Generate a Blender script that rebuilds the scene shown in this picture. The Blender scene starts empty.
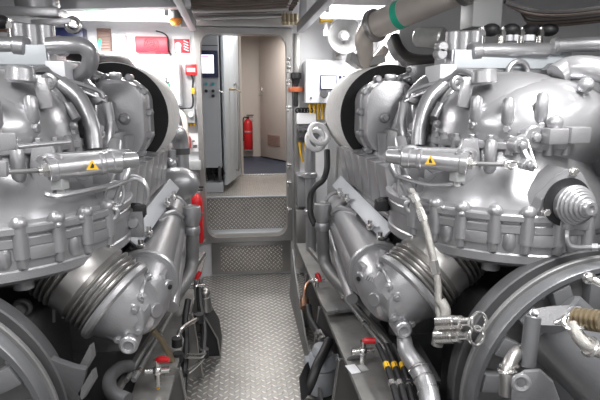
import bpy, bmesh, math, random
from mathutils import Vector as V, Matrix, Quaternion
random.seed(4)
sc = bpy.context.scene
COL = sc.collection
PI = math.pi
R_ = math.radians
# ------------------------------------------------------------------ camera
CAM = V((-.0975, 0, 1.6))
YAW, PITCH, FPX = R_(6.76), R_(11.4), 500.0
FW = V((math.sin(YAW)*math.cos(PITCH), math.cos(YAW)*math.cos(PITCH), -math.sin(PITCH)))
RT = V((math.cos(YAW), -math.sin(YAW), 0))
UP = RT.cross(FW)
cam_d = bpy.data.cameras.new('camera')
cam_d.sensor_width = 36; cam_d.lens = 36*FPX/600; cam_d.clip_start = .02
cam = bpy.data.objects.new('camera', cam_d); COL.objects.link(cam)
cam.location = CAM
cam.rotation_euler = Matrix((RT, UP, -FW)).transposed().to_euler()
sc.camera = cam

def ray(px, py): return FW + RT*((px-300)/FPX) - UP*((py-200)/FPX)
def at(px, py, Y):
    d = ray(px, py); return CAM + d*((Y-CAM.y)/d.y)
def atz(px, py, Z):
    d = ray(px, py); return CAM + d*((Z-CAM.z)/d.z)
def atx(px, py, X):
    d = ray(px, py); return CAM + d*((X-CAM.x)/d.x)

# ------------------------------------------------------------------ materials
def mat(name, c, rough=.5, metal=0., bump=0., bscale=60., mottle=0., mscale=6., emit=None, estr=0., spec=.5, c2=None):
    m = bpy.data.materials.new(name); m.use_nodes = True
    nt = m.node_tree; b = nt.nodes['Principled BSDF']
    col4 = (*c, 1)
    b.inputs['Base Color'].default_value = col4
    b.inputs['Roughness'].default_value = rough
    b.inputs['Metallic'].default_value = metal
    b.inputs['Specular IOR Level'].default_value = spec
    tc = nt.nodes.new('ShaderNodeTexCoord')
    if mottle > 0 or c2:
        n = nt.nodes.new('ShaderNodeTexNoise'); n.inputs['Scale'].default_value = mscale; n.inputs['Detail'].default_value = 5
        nt.links.new(tc.outputs['Object'], n.inputs['Vector'])
        r = nt.nodes.new('ShaderNodeValToRGB')
        r.color_ramp.elements[0].position = .35; r.color_ramp.elements[1].position = .7
        lo = c2 or tuple(x*(1-mottle) for x in c)
        r.color_ramp.elements[0].color = (*lo, 1); r.color_ramp.elements[1].color = col4
        nt.links.new(n.outputs['Fac'], r.inputs['Fac']); nt.links.new(r.outputs['Color'], b.inputs['Base Color'])
    if bump > 0:
        n2 = nt.nodes.new('ShaderNodeTexNoise'); n2.inputs['Scale'].default_value = bscale; n2.inputs['Detail'].default_value = 3
        nt.links.new(tc.outputs['Object'], n2.inputs['Vector'])
        bp = nt.nodes.new('ShaderNodeBump'); bp.inputs['Strength'].default_value = bump; bp.inputs['Distance'].default_value = .004
        nt.links.new(n2.outputs['Fac'], bp.inputs['Height']); nt.links.new(bp.outputs['Normal'], b.inputs['Normal'])
    if emit:
        b.inputs['Emission Color'].default_value = (*emit, 1); b.inputs['Emission Strength'].default_value = estr
    return m

M = {}
M['silver'] = mat('silver_paint', (.41, .41, .425), .32, .6, .25, 160, .10, 5)
M['silver_smooth'] = mat('silver_paint_smooth', (.44, .44, .455), .28, .6, .08, 120, .06, 4)
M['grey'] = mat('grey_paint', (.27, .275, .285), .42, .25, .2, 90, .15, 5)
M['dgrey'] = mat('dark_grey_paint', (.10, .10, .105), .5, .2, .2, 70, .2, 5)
M['hull'] = mat('dim_steel', (.24, .24, .24), .5, .4, .2, 50, .25, 4)
M['worn'] = mat('worn_steel', (.33, .325, .315), .42, .5, .3, 30, .35, 7)
M['gear'] = mat('gearbox_grey', (.19, .195, .205), .38, .4, .2, 90, .15, 5)
M['black'] = mat('black_rubber', (.018, .018, .02), .5, 0, .1, 80)
M['foam'] = mat('black_foam', (.02, .02, .022), .95, 0, .9, 130)
M['chrome'] = mat('bright_steel', (.78, .77, .75), .22, .95, .05, 60)
M['steel'] = mat('brushed_steel', (.44, .43, .42), .33, .85, .12, 40, .12, 4)
M['braid'] = mat('steel_braid', (.42, .41, .39), .38, .8, .9, 420)
M['pleat'] = mat('filter_paper', (.62, .61, .60), .8, 0, .5, 220, .12, 20)
M['white'] = mat('white_paint', (.82, .82, .83), .4, 0, .05, 30, .04, 3)
M['panelwhite'] = mat('white_enamel', (.78, .79, .82), .35, 0)
M['wallw'] = mat('bulkhead_paint', (.72, .72, .74), .45, .1, .06, 20, .08, 3)
M['ceil'] = mat('ceiling_foil', (.62, .62, .63), .45, .3, .25, 14, .2, 4)
M['red'] = mat('red_plastic', (.50, .015, .035), .4, 0, .05, 60)
M['redgloss'] = mat('red_enamel', (.55, .015, .02), .3, 0)
M['yellow'] = mat('yellow_plastic', (.72, .43, .02), .5)
M['orange'] = mat('orange_glass', (.80, .28, .05), .35)
M['rust'] = mat('orange_brown_plastic', (.50, .13, .05), .45)
M['green'] = mat('green_tape', (.02, .55, .35), .5)
M['greenc'] = mat('green_cable', (.02, .28, .10), .5)
M['teal'] = mat('teal_button', (.03, .30, .36), .4)
M['beige'] = mat('beige_laminate', (.50, .44, .40), .55, 0, .05, 30, .04, 3)
M['beigel'] = mat('beige_panel', (.56, .50, .45), .55, 0, .05, 30, .04, 3)
M['bluefloor'] = mat('blue_lino', (.035, .045, .075), .55, 0, .1, 60, .3, 10)
M['cab'] = mat('cabinet_grey', (.40, .42, .45), .45, .1, .08, 50, .05, 5)
M['cabl'] = mat('cabinet_pale_blue', (.55, .59, .62), .45, .1, .05, 50, .05, 5)
M['screen'] = mat('lit_screen', (.8, .85, .9), .3, 0, emit=(.85, .92, 1), estr=1.6)
M['pinkbar'] = mat('lit_screen_bar', (.9, .2, .5), .3, 0, emit=(1, .25, .55), estr=1.2)
M['navy'] = mat('navy_bezel', (.015, .02, .07), .35)
M['tube'] = mat('fluorescent_tube', (1, 1, 1), .4, emit=(.97, .97, 1), estr=9)
M['brown'] = mat('brown_cable', (.13, .10, .085), .6, 0, .3, 50, .3, 8)
M['darkcable'] = mat('black_cable', (.03, .028, .028), .5, 0, .2, 60)
M['stainless'] = mat('stainless_pipe', (.70, .64, .585), .34, .30, .06, 30, .10, 6)
M['lag'] = mat('foil_lagging', (.60, .60, .59), .36, .6, .9, 45, .15, 18)
M['brass'] = mat('brass', (.42, .35, .24), .35, .85)
M['copper'] = mat('copper', (.55, .32, .22), .3, .9)
M['brownp'] = mat('brown_louvre', (.30, .20, .17), .6)
M['clear'] = mat('pale_grey_plastic', (.42, .43, .43), .45)
M['opal'] = mat('opal_diffuser', (1, 1, 1), .4, emit=(.97, .97, 1), estr=3.2)

def plate_mat(name, c, pitch):
    m = bpy.data.materials.new(name); m.use_nodes = True
    nt = m.node_tree; b = nt.nodes['Principled BSDF']; L = nt.links
    b.inputs['Metallic'].default_value = .75; b.inputs['Roughness'].default_value = .36
    tc = nt.nodes.new('ShaderNodeTexCoord')
    sep = nt.nodes.new('ShaderNodeSeparateXYZ'); L.new(tc.outputs['UV'], sep.inputs[0])
    def mth(op, a, bb=None, cc=None):
        n = nt.nodes.new('ShaderNodeMath'); n.operation = op
        for i, v in enumerate((a, bb, cc)):
            if v is None: continue
            if isinstance(v, (int, float)): n.inputs[i].default_value = v
            else: L.new(v, n.inputs[i])
        return n.outputs[0]
    x = mth('MULTIPLY', sep.outputs[0], .7071/pitch); y = mth('MULTIPLY', sep.outputs[1], .7071/pitch)
    u = mth('ADD', x, y); v = mth('SUBTRACT', y, x)
    fu, fv = mth('FLOOR', u), mth('FLOOR', v)
    par = mth('ABSOLUTE', mth('MODULO', mth('ADD', fu, fv), 2.0))
    a = mth('SUBTRACT', mth('SUBTRACT', u, fu), .5); bq = mth('SUBTRACT', mth('SUBTRACT', v, fv), .5)
    def loz(p, q):
        return mth('SQRT', mth('ADD', mth('POWER', mth('ABSOLUTE', mth('DIVIDE', p, .56)), 2.), mth('POWER', mth('ABSOLUTE', mth('DIVIDE', q, .17)), 2.)))
    d = mth('ADD', mth('MULTIPLY', loz(a, bq), par), mth('MULTIPLY', loz(bq, a), mth('SUBTRACT', 1.0, par)))
    h = mth('MAXIMUM', mth('SUBTRACT', 1.0, d), 0.0)
    h2 = mth('MINIMUM', mth('MULTIPLY', h, 2.5), 1.0)
    nz = nt.nodes.new('ShaderNodeTexNoise'); nz.inputs['Scale'].default_value = 7; nz.inputs['Detail'].default_value = 6
    L.new(tc.outputs['Object'], nz.inputs['Vector'])
    rp = nt.nodes.new('ShaderNodeValToRGB'); rp.color_ramp.elements[0].position = .3; rp.color_ramp.elements[1].position = .75
    rp.color_ramp.elements[0].color = (*[k*.72 for k in c], 1); rp.color_ramp.elements[1].color = (*c, 1)
    L.new(nz.outputs['Fac'], rp.inputs['Fac'])
    mx = nt.nodes.new('ShaderNodeMix'); mx.data_type = 'RGBA'
    L.new(h2, mx.inputs[0]); L.new(rp.outputs['Color'], mx.inputs[6]); mx.inputs[7].default_value = (.78, .75, .71, 1)   # treads worn bright
    L.new(mx.outputs[2], b.inputs['Base Color'])
    bp = nt.nodes.new('ShaderNodeBump'); bp.inputs['Strength'].default_value = 1; bp.inputs['Distance'].default_value = .006
    L.new(h2, bp.inputs['Height']); L.new(bp.outputs['Normal'], b.inputs['Normal'])
    return m
M['plate'] = plate_mat('chequer_plate', (.36, .35, .335), .042)
M['plate_fine'] = plate_mat('chequer_plate_fine', (.40, .38, .35), .028)

# ------------------------------------------------------------------ mesh helper
def smooth_path(pts, k=6):
    pts = [V(p) for p in pts]
    if len(pts) < 3 or k < 2: return pts
    P = [pts[0]*2-pts[1]] + pts + [pts[-1]*2-pts[-2]]
    out = []
    for i in range(1, len(P)-2):
        a, b, c, d = P[i-1], P[i], P[i+1], P[i+2]
        for j in range(k):
            t = j/k
            out.append(.5*((2*b)+(c-a)*t+(2*a-5*b+4*c-d)*t*t+(3*b-a-3*c+d)*t**3))
    out.append(pts[-1]); return out
def basis(axis):
    w = V(axis).normalized()
    u = w.cross(V((0, 0, 1)))
    if u.length < .05: u = w.cross(V((0, 1, 0)))
    u.normalize(); return u, w.cross(u), w
ORIG = {}
class MB:
    def __init__(s): s.v = []; s.f = []; s.uv = False
    def add(s, vs, fs):
        n = len(s.v); s.v += [V(p) for p in vs]; s.f += [tuple(i+n for i in f) for f in fs]; return s
    def box(s, c, size, rot=None, bev=.004):
        b = bmesh.new(); bmesh.ops.create_cube(b, size=1)
        for q in b.verts: q.co = V((q.co.x*size[0], q.co.y*size[1], q.co.z*size[2]))
        if bev > 0: bmesh.ops.bevel(b, geom=b.edges[:], offset=min(bev, min(size)*.35), segments=2, affect='EDGES', profile=.6)
        b.verts.index_update()
        m = Matrix.Identity(3)
        if rot is not None: m = rot.to_3x3() if isinstance(rot, (Matrix, Quaternion)) and not isinstance(rot, Quaternion) else (rot.to_matrix() if isinstance(rot, Quaternion) else Matrix.Rotation(rot[2], 3, 'Z') @ Matrix.Rotation(rot[1], 3, 'Y') @ Matrix.Rotation(rot[0], 3, 'X'))
        c = V(c); s.add([m @ q.co + c for q in b.verts], [[q.index for q in f.verts] for f in b.faces]); b.free(); return s
    def beam(s, a, b, w, h, upv=(0, 0, 1), bev=.003):
        a, b = V(a), V(b); d = b-a; y = d.normalized(); x = y.cross(V(upv)).normalized(); z = x.cross(y)
        return s.box((a+b)/2, (w, d.length, h), Matrix((x, y, z)).transposed(), bev)
    def lathe(s, prof, o, axis, n=32, sx=1., sy=1., u=None, a0=0, a1=2*PI):
        o = V(o)
        if u is None: u, v, w = basis(axis)
        else:
            w = V(axis).normalized(); u = (V(u)-w*V(u).dot(w)).normalized(); v = w.cross(u)
        full = abs(a1-a0-2*PI) < 1e-6; N = n if full else n+1
        vs = []; fs = []
        for r, h in prof:
            for i in range(N):
                t = a0+(a1-a0)*i/n
                vs.append(o + w*h + u*(r*math.cos(t)*sx) + v*(r*math.sin(t)*sy))
        for j in range(len(prof)-1):
            for i in range(n):
                k = (i+1) % N
                fs.append((j*N+i, j*N+k, (j+1)*N+k, (j+1)*N+i))
        if full and (abs(prof[0][0]-prof[-1][0])+abs(prof[0][1]-prof[-1][1])) > 1e-6:
            if prof[0][0] > 1e-6: fs.append(tuple(range(N-1, -1, -1)))
            if prof[-1][0] > 1e-6: fs.append(tuple((len(prof)-1)*N+i for i in range(N)))
        return s.add(vs, fs)
    def cyl(s, a, b, r, r2=None, n=20, bev=0.):
        a, b = V(a), V(b); L = (b-a).length; r2 = r if r2 is None else r2
        if bev > 0: pr = [(r-bev, 0), (r, bev), (r2, L-bev), (r2-bev, L)]
        else: pr = [(r, 0), (r2, L)]
        return s.lathe(pr, a, b-a, n)
    def ring(s, o, axis, ri, ro, h, n=40, bev=.004):
        return s.lathe([(ri, 0), (ro-bev, 0), (ro, bev), (ro, h-bev), (ro-bev, h), (ri, h), (ri, 0)], o, axis, n) if True else s
    def tube(s, pts, r, n=10, k=6, cap=True):
        P = smooth_path(pts, k); m = len(P); vs = []; fs = []
        rr = r if isinstance(r, (list, tuple)) else None
        t0 = (P[1]-P[0]).normalized(); u = basis(t0)[0]
        for i, p in enumerate(P):
            t = ((P[min(i+1, m-1)]-P[max(i-1, 0)])).normalized()
            u = (u-t*u.dot(t)).normalized(); v = t.cross(u)
            if rr:
                q = i/(m-1)*(len(rr)-1); a = int(min(q, len(rr)-2)); R = rr[a]+(rr[a+1]-rr[a])*(q-a)
            else: R = r
            for j in range(n):
                a = 2*PI*j/n; vs.append(p+u*math.cos(a)*R+v*math.sin(a)*R)
        for i in range(m-1):
            for j in range(n):
                k2 = (j+1) % n; fs.append((i*n+j, i*n+k2, (i+1)*n+k2, (i+1)*n+j))
        if cap: fs.append(tuple(range(n-1, -1, -1))); fs.append(tuple((m-1)*n+j for j in range(n)))
        return s.add(vs, fs)
    def sweep(s, pts, radii, fn, n=48, k=5, upv=(0, 0, 1)):
        P = smooth_path(pts, k); m = len(P); vs = []; fs = []
        for i, p in enumerate(P):
            t = (P[min(i+1, m-1)]-P[max(i-1, 0)]).normalized(); u = t.cross(V(upv)).normalized(); v = u.cross(t)
            q = i/(m-1)*(len(radii)-1); a = int(min(q, len(radii)-2)); R = radii[a]+(radii[a+1]-radii[a])*(q-a)
            for j in range(n):
                th = 2*PI*j/n; r = R*fn(th); vs.append(p+u*math.cos(th)*r+v*math.sin(th)*r)
        for i in range(m-1):
            for j in range(n): fs.append((i*n+j, i*n+(j+1) % n, (i+1)*n+(j+1) % n, (i+1)*n+j))
        fs += [tuple(range(n-1, -1, -1)), tuple((m-1)*n+j for j in range(n))]
        return s.add(vs, fs)
    def ball(s, c, r, sq=(1, 1, 1), n=18, rot=None):
        c = V(c); vs = []; fs = []; h = n//2
        m = rot if rot is not None else Matrix.Identity(3)
        for j in range(h+1):
            p = PI*j/h
            for i in range(n):
                t = 2*PI*i/n
                vs.append(c+m @ V((r*sq[0]*math.sin(p)*math.cos(t), r*sq[1]*math.sin(p)*math.sin(t), r*sq[2]*math.cos(p))))
        for j in range(h):
            for i in range(n):
                k = (i+1) % n; fs.append((j*n+i, (j+1)*n+i, (j+1)*n+k, j*n+k))
        return s.add(vs, fs)
    def prism(s, poly, vec, bev=0):
        poly = [V(p) for p in poly]; n = len(poly); vec = V(vec)
        vs = poly+[p+vec for p in poly]
        if bev > 0:
            b = bmesh.new(); q = [b.verts.new(p) for p in vs]
            b.faces.new(q[:n][::-1]); b.faces.new(q[n:])
            for i in range(n): b.faces.new((q[i], q[(i+1) % n], q[(i+1) % n+n], q[i+n]))
            bmesh.ops.recalc_face_normals(b, faces=b.faces[:])
            bmesh.ops.bevel(b, geom=b.edges[:], offset=bev, segments=2, affect='EDGES', profile=.6)
            b.verts.index_update(); s.add([v.co.copy() for v in b.verts], [[v.index for v in f.verts] for f in b.faces]); b.free(); return s
        return s.add(vs, [tuple(range(n-1, -1, -1)), tuple(range(n, 2*n))]+[(i, (i+1) % n, (i+1) % n+n, i+n) for i in range(n)])
    def bolt(s, c, axis, r, h=None):
        h = h or r*.9; u, v, w = basis(axis); c = V(c)
        s.lathe([(r*1.25, 0), (r*1.25, h*.2)], c, axis, 12)
        return s.lathe([(r, h*.2), (r, h*.85), (r*.8, h)], c, axis, 6)
    def torus(s, c, axis, R, r, n=32, m=8, sx=1, sy=1, a0=0, a1=2*PI):
        return s.lathe([(R+r*math.cos(2*PI*i/m), r*math.sin(2*PI*i/m)) for i in range(m+1)], c, axis, n, sx, sy, a0=a0, a1=a1)

def link(name, data, parent, world_origin):
    o = bpy.data.objects.new(name, data); COL.objects.link(o)
    w = V(world_origin); ORIG[o] = w
    if parent is not None:
        o.parent = parent; o.location = w-ORIG[parent]
    else: o.location = w
    return o
def build(name, mb, m, parent=None, S=1, ang=38, label=None, cat=None, group=None, kind=None, uv=None):
    bm = bmesh.new(); vs = [bm.verts.new((p.x*S, p.y, p.z)) for p in mb.v]
    for f in mb.f:
        try: bm.faces.new([vs[i] for i in f])
        except ValueError: pass
    bmesh.ops.remove_doubles(bm, verts=bm.verts[:], dist=1e-5)
    bmesh.ops.recalc_face_normals(bm, faces=bm.faces[:])
    lo = V([min(v.co[i] for v in bm.verts) for i in range(3)]); hi = V([max(v.co[i] for v in bm.verts) for i in range(3)])
    o0 = V(((lo.x+hi.x)/2, (lo.y+hi.y)/2, lo.z))
    if uv:
        l = bm.loops.layers.uv.new('UVMap')
        for f in bm.faces:
            nz = f.normal
            for lp in f.loops:
                c = lp.vert.co
                lp[l].uv = (c.x, c.y) if abs(nz.z) > .7 else ((c.x, c.z) if abs(nz.y) > .5 else (c.y, c.z))
    for v in bm.verts: v.co -= o0
    me = bpy.data.meshes.new(name); bm.to_mesh(me); bm.free()
    for p in me.polygons: p.use_smooth = True
    me.set_sharp_from_angle(angle=R_(ang))
    me.materials.append(m)
    o = link(name, me, parent, o0); tag(o, label, cat, group, kind); return o
from mathutils.bvhtree import BVHTree
def snap(o, px, py):
    # where the line of sight through a pixel meets the part o: (point, normal) in world space
    w = ORIG[o]; me = o.data
    t = BVHTree.FromPolygons([v.co+w for v in me.vertices], [tuple(p.vertices) for p in me.polygons])
    h = t.ray_cast(CAM, ray(px, py).normalized())
    if h[0] is None: return None, None
    n = h[1] if h[1].dot(ray(px, py)) < 0 else -h[1]
    return h[0], n
def tag(o, label=None, cat=None, group=None, kind=None):
    if label: o['label'] = label
    if cat: o['category'] = cat
    if group: o['group'] = group
    if kind: o['kind'] = kind
    return o
def thing(name, loc, label, cat, group=None, S=1):
    loc = V(loc); loc = V((loc.x*S, loc.y, loc.z))
    o = link(name, None, None, loc); o.empty_display_size = .1
    return tag(o, label, cat, group)
def struct(name, mb, m, uv=None, parent=None):
    return build(name, mb, m, parent, kind=None if parent else 'structure', uv=uv)
def side(S, l, r): return r if S > 0 else l

# ================================================================== ROOM
YB = 4.45; ZC = 2.42
struct('floor', MB().box((0, 2.0, -.02), (.92, 5.0, .04), bev=0), M['plate'], uv=True)
struct('floor.001', MB().box((-1.7, 1.9, -.27), (2.46, 5.2, .04), bev=0).box((1.7, 1.9, -.27), (2.46, 5.2, .04), bev=0), M['dgrey'])
mb = MB()
dx0, dx1, dz0, dz1 = -.425, .325, .36, 2.15
for (x0, x1, z0, z1) in ((-2.9, dx0, -.3, ZC), (dx1, 2.9, -.3, ZC), (dx0, dx1, -.3, dz0), (dx0, dx1, dz1, ZC)):
    mb.box(((x0+x1)/2, YB+.03, (z0+z1)/2), (x1-x0, .06, z1-z0), bev=0)
struct('wall_back', mb, M['wallw'])
struct('wall_left', MB().box((-2.93, 1.95, 1.05), (.06, 5.2, 2.8), bev=0), M['hull'])
struct('wall_right', MB().box((2.93, 1.95, 1.05), (.06, 5.2, 2.8), bev=0), M['hull'])
struct('wall_rear', MB().box((0, -.65, 1.05), (5.9, .06, 2.8), bev=0), M['wallw'])
struct('ceiling', MB().box((0, 1.95, ZC+.03), (5.9, 5.3, .06), bev=0), M['ceil'])

# door frame: flat ring with rounded corners round the opening
def rrect(x0, x1, z0, z1, r, n=6):
    pts = []
    for cx, cz, a in ((x1-r, z1-r, 0), (x0+r, z1-r, 90), (x0+r, z0+r, 180), (x1-r, z0+r, 270)):
        for i in range(n+1):
            t = R_(a+90*i/n); pts.append((cx+r*math.cos(t), cz+r*math.sin(t)))
    return pts
def frame(x0, x1, z0, z1, r, w, y0, y1, outer_r=.005):
    ins = rrect(x0+w, x1-w, z0+w, z1-w, r); out = rrect(x0, x1, z0, z1, outer_r)
    n = len(ins); vs = []
    for y in (y0, y1): vs += [(x, y, z) for x, z in ins]+[(x, y, z) for x, z in out]
    fs = []
    for i in range(n):
        k = (i+1) % n
        fs += [(i, k, n+k, n+i), (2*n+i, 3*n+i, 3*n+k, 2*n+k), (i, 2*n+i, 2*n+k, k), (n+i, n+k, 3*n+k, 3*n+i)]
    return MB().add(vs, fs)
fr = struct('trim_1', frame(dx0-.035, dx1+.03, dz0-.03, dz1+.03, .10, .045, YB-.05, YB+.09), M['steel'])
lt = MB()
for z in (.62, .86, 1.02, 1.52, 1.74, 1.85, 1.92):
    lt.box((dx1-.005, YB-.055, z), (.03, .03, .05)); lt.cyl((dx1-.02, YB-.075, z+.01), (dx1+.02, YB-.075, z+.01), .01, n=8)
build('door_latches', lt, M['chrome'], fr, label='row of bright door clips')
struct('trim_2', MB().box((-.02, YB-.012, .17), (.72, .02, .30), bev=.003), M['steel'])
struct('trim_8', MB().box((-.02, YB-.026, .165), (.56, .012, .24), bev=.003), M['plate_fine'], uv=True)
tr3 = MB().box((-.06, YB-.02, 2.27), (.84, .05, .15), bev=.004)
struct('trim_3', tr3, M['steel'])

# raised landing behind the opening and the corridor
struct('floor.002', MB().box((-.05, YB+.17, dz0-.02), (1.5, .32, .04), bev=0), M['cab'])
struct('wall_step', MB().box((-.05, 4.76, .517), (1.6, .02, .314), bev=0).beam((-.06, 4.745, .36), (-.06, 4.745, .68), .012, .008, (0, 1, 0)), M['plate_fine'], uv=True)
struct('floor.003', MB().box((-.05, 5.445, .655), (1.6, 1.34, .045), bev=0), M['plate_fine'], uv=True)
struct('trim_4', MB().box((.0, 4.75, .68), (1.6, .03, .012), bev=.002), M['cab'])
struct('floor.004', MB().box((.3, 7.2, .655), (2.4, 2.2, .045), bev=0), M['bluefloor'])
struct('trim_5', MB().box((.25, 6.12, .685), (1.1, .05, .03), bev=.006), M['chrome'])
struct('wall_corridor_end', MB().box((.3, 8.28, 1.7), (2.6, .05, 2.1), bev=0), M['beigel'])
struct('wall_corridor_left', MB().box((-.95, 6.4, 1.4), (.05, 3.8, 2.2), bev=0), M['beigel'])
struct('wall_corridor_right', MB().box((1.1, 6.4, 1.4), (.05, 3.8, 2.2), bev=0), M['beige'])
struct('ceiling.001', MB().box((.1, 6.4, 2.6), (2.4, 3.8, .05), bev=0), M['ceil'])
# beige inner partition with a jamb left of the door
jl = at(240, 100, 6.15); jr = at(254, 100, 6.15)
struct('wall_partition', MB().box((jl.x-.3, 6.2, 1.6), (.6+.02, .06, 1.9), bev=.004).beam(V((jl.x+.01, 6.15, .68)), V((jl.x+.01, 6.15, 2.5)), .03, .03, (0, 1, 0)), M['beigel'])

# hinged beige cabin door standing open
dA = atz(262, 157, .68); dB = atz(296, 164, .68)
d_hgt = 1.86
door = thing('cabin_door', (dA+dB)/2, 'beige laminate cabin door with a dark vent grille, beyond the doorway', 'door')
ddir = (dB-dA).normalized(); dn = V((ddir.y, -ddir.x, 0))
if dn.y > 0: dn = -dn
build('door_leaf', MB().beam(dA+V((0, 0, .02+d_hgt/2)), dB+V((0, 0, .02+d_hgt/2)), .04, d_hgt, bev=.004), M['beige'], door)
L_ = (dB-dA).length
g = MB(); gc = dA+ddir*L_*.42+V((0, 0, .30))+dn*.025
g.beam(gc-ddir*.19, gc+ddir*.19, .012, .17)
for i in range(7): g.beam(gc-ddir*.18+dn*.008+V((0, 0, -.07+.023*i)), gc+ddir*.18+dn*.008+V((0, 0, -.07+.023*i)), .008, .008)
build('vent_grille', g, M['brownp'], door)
h = MB(); hc = dA+ddir*.09+V((0, 0, .98))+dn*.03
h.box(hc+V((0, 0, .08)), (.03, .012, .06)); h.cyl(hc, hc+dn*.05, .01); h.tube([hc+dn*.05, hc+dn*.055+ddir*.12], .009)
build('door_handle', h, M['steel'], door)

# fire extinguisher body builder
def extinguisher(base, h, r, label, S=1):
    t = thing('fire_extinguisher', base, label, 'fire extinguisher')
    b = V(base)
    build('cylinder', MB().lathe([(r*.9, 0), (r, .01), (r, h*.74), (r*.85, h*.80), (r*.45, h*.86), (r*.3, h*.88)], b, (0, 0, 1), 24), M['redgloss'], t)
    build('label_band', MB().lathe([(r*1.01, h*.36), (r*1.01, h*.52)], b, (0, 0, 1), 24), M['panelwhite'], t) if False else None
    v = MB().cyl(b+V((0, 0, h*.86)), b+V((0, 0, h*.95)), r*.28).box(b+V((r*.5, 0, h*.98)), (r*1.5, .02, .018)).box(b+V((r*.45, 0, h*.93)), (r*1.3, .018, .012))
    build('valve', v, M['black'], t)
    build('hose', MB().tube([b+V((-r*.2, -r*.3, h*.92)), b+V((-r*.9, -r*.6, h*.9)), b+V((-r*1.1, -r*.5, h*.6)), b+V((-r*1.0, -r*.4, h*.25))], .011, 8), M['black'], t)
    build('bracket_strap', MB().lathe([(r*1.03, h*.5), (r*1.03, h*.54)], b, (0, 0, 1), 24), M['chrome'], t)
    return t
eb = atz(249, 162, .68); eb = at(249, 152, 7.6)
ex1 = extinguisher((eb.x, 8.15, .80), .56, .075, 'red fire extinguisher on the far wall behind the doorway, beside the beige door')
build('wall_bracket', MB().box((eb.x, 8.235, 1.05), (.10, .05, .35)).box((eb.x, 8.17, .793), (.16, .17, .012)), M['steel'], ex1)
# wall bracket extinguisher on the bulkhead left of the doorway
eb = at(197.5, 243, 4.3)
ex2 = extinguisher((eb.x, 4.33, eb.z), .50, .055, 'narrow red fire extinguisher standing by the bulkhead left of the doorway, behind the standpipe')
tg = MB().box((eb.x, 4.40, eb.z-.01), (.13, .08, .02)).box((eb.x, YB-.012, eb.z+.2), (.06, .02, .45))
build('wall_bracket', tg, M['steel'], ex2)

# grey control cabinet with screen
c0 = at(200, 185, 4.98); c1 = at(225, 185, 4.98)
X0, X1 = -.70, c1.x-.02
cb = thing('control_cabinet', (X0/2+X1/2, 5.4, .70), 'grey control cabinet with a lit screen and switches, left inside the doorway', 'cabinet')
build('body', MB().box(((X0+X1)/2, 5.0+.30, 1.62), (X1-X0-.01, .58, 1.38), bev=.006), M['cab'], cb)
build('plinth', MB().box(((X0+X1)/2, 5.3, .73), (X1-X0, .60, .10), bev=.006), M['cab'], cb)
for x in (X0+.02, X1-.03):
    for y in (5.03, 5.55): build('leg', MB().box((x, y, .86), (.03, .04, .18)), M['dgrey'], cb)
build('back_panel', MB().box(((X0+X1)/2, 5.58, .86), (X1-X0-.02, .01, .2), bev=0), M['dgrey'], cb)
wi = MB()
for i in range(6):
    x = X0+.1+.06*i; wi.tube([(x, 5.2, .94), (x+.03, 5.1, .88), (x+.05, 5.12, .79)], .008, 6)
build('wiring', wi, M['black'], cb)
s0 = at(200, 52, 4.98); s1 = at(217, 76, 4.98); sc_c = (s0+s1)/2
sx = s1.x-s0.x; szz = s0.z-s1.z
dp = build('display', MB().box((sc_c.x, 4.985, sc_c.z), (sx+.03, .03, szz+.03), bev=.006), M['navy'], cb)
build('screen', MB().box((sc_c.x-.012, 4.966, sc_c.z), (sx-.03, .006, szz-.05), bev=.001), M['screen'], dp)
build('menu_bar', MB().box((sc_c.x-.03, 4.961, sc_c.z+szz*.31), (sx-.08, .004, .012), bev=.001), M['pinkbar'], dp)
bt = [(206, 84), (213, 84), (206, 91), (213, 91), (213, 96)]
for i, q in enumerate(bt):
    p = at(*q, 4.99)
    build('push_button', MB().cyl(p+V((0, .02, 0)), p+V((0, -.018, 0)), .016, .013, 12), M['teal'] if i < 2 else M['black'], cb)
build('handle', MB().cyl(at(219, 91, 4.99), at(219, 91, 4.94), .008).tube([at(219, 91, 4.94), at(223, 93, 4.94)], .007), M['steel'], cb)
build('seam', MB().box(((X0+X1)/2, 5.008, 2.10), (X1-X0-.02, .006, .008), bev=0), M['dgrey'], cb)
# pale blue locker behind it with long handles
b0 = atz(226, 187, .72); b1 = atz(240, 176, .72)
lk = thing('tall_locker', ((X1-.2), 5.7, .70), 'pale blue steel locker with a long upright handle, beside the control cabinet', 'cabinet')
la0, la1 = V((b0.x, b0.y, 0)), V((b1.x, b1.y, 0)); ldn = (la1-la0).normalized(); lnn = V((ldn.y, -ldn.x, 0))
if lnn.x < 0: lnn = -lnn
build('body', MB().prism([la0-lnn*.02+V((0, 0, .74)), la1-lnn*.02+V((0, 0, .74)), la1-lnn*.02+V((-.25, 0, .74)), la0-lnn*.02+V((-.02, .68, .74))], (0, 0, 1.68)), M['cabl'], lk)
LL = (la1-la0).length
for (a, b) in ((.0, .32), (.33, .66), (.67, 1.)):
    build('door', MB().beam(la0+ldn*LL*a+V((0, 0, 1.58)), la0+ldn*LL*b+V((0, 0, 1.58)), .025, 1.68, bev=.004), M['cabl'], lk)
def lp3(t, o, z): return la0+ldn*LL*t+lnn*o+V((0, 0, z))
build('door_handle', MB().tube([lp3(.62, .01, 1.75), lp3(.62, .05, 1.73), lp3(.62, .055, 1.3), lp3(.62, .05, .86), lp3(.62, .01, .84)], .011, 8, 3), M['steel'], lk)
build('lever', MB().cyl(lp3(.30, .01, 1.70), lp3(.30, .07, 1.70), .014).tube([lp3(.30, .065, 1.70), lp3(.22, .11, 1.69), lp3(.16, .15, 1.67)], .009, 8), M['brass'], lk)

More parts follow.
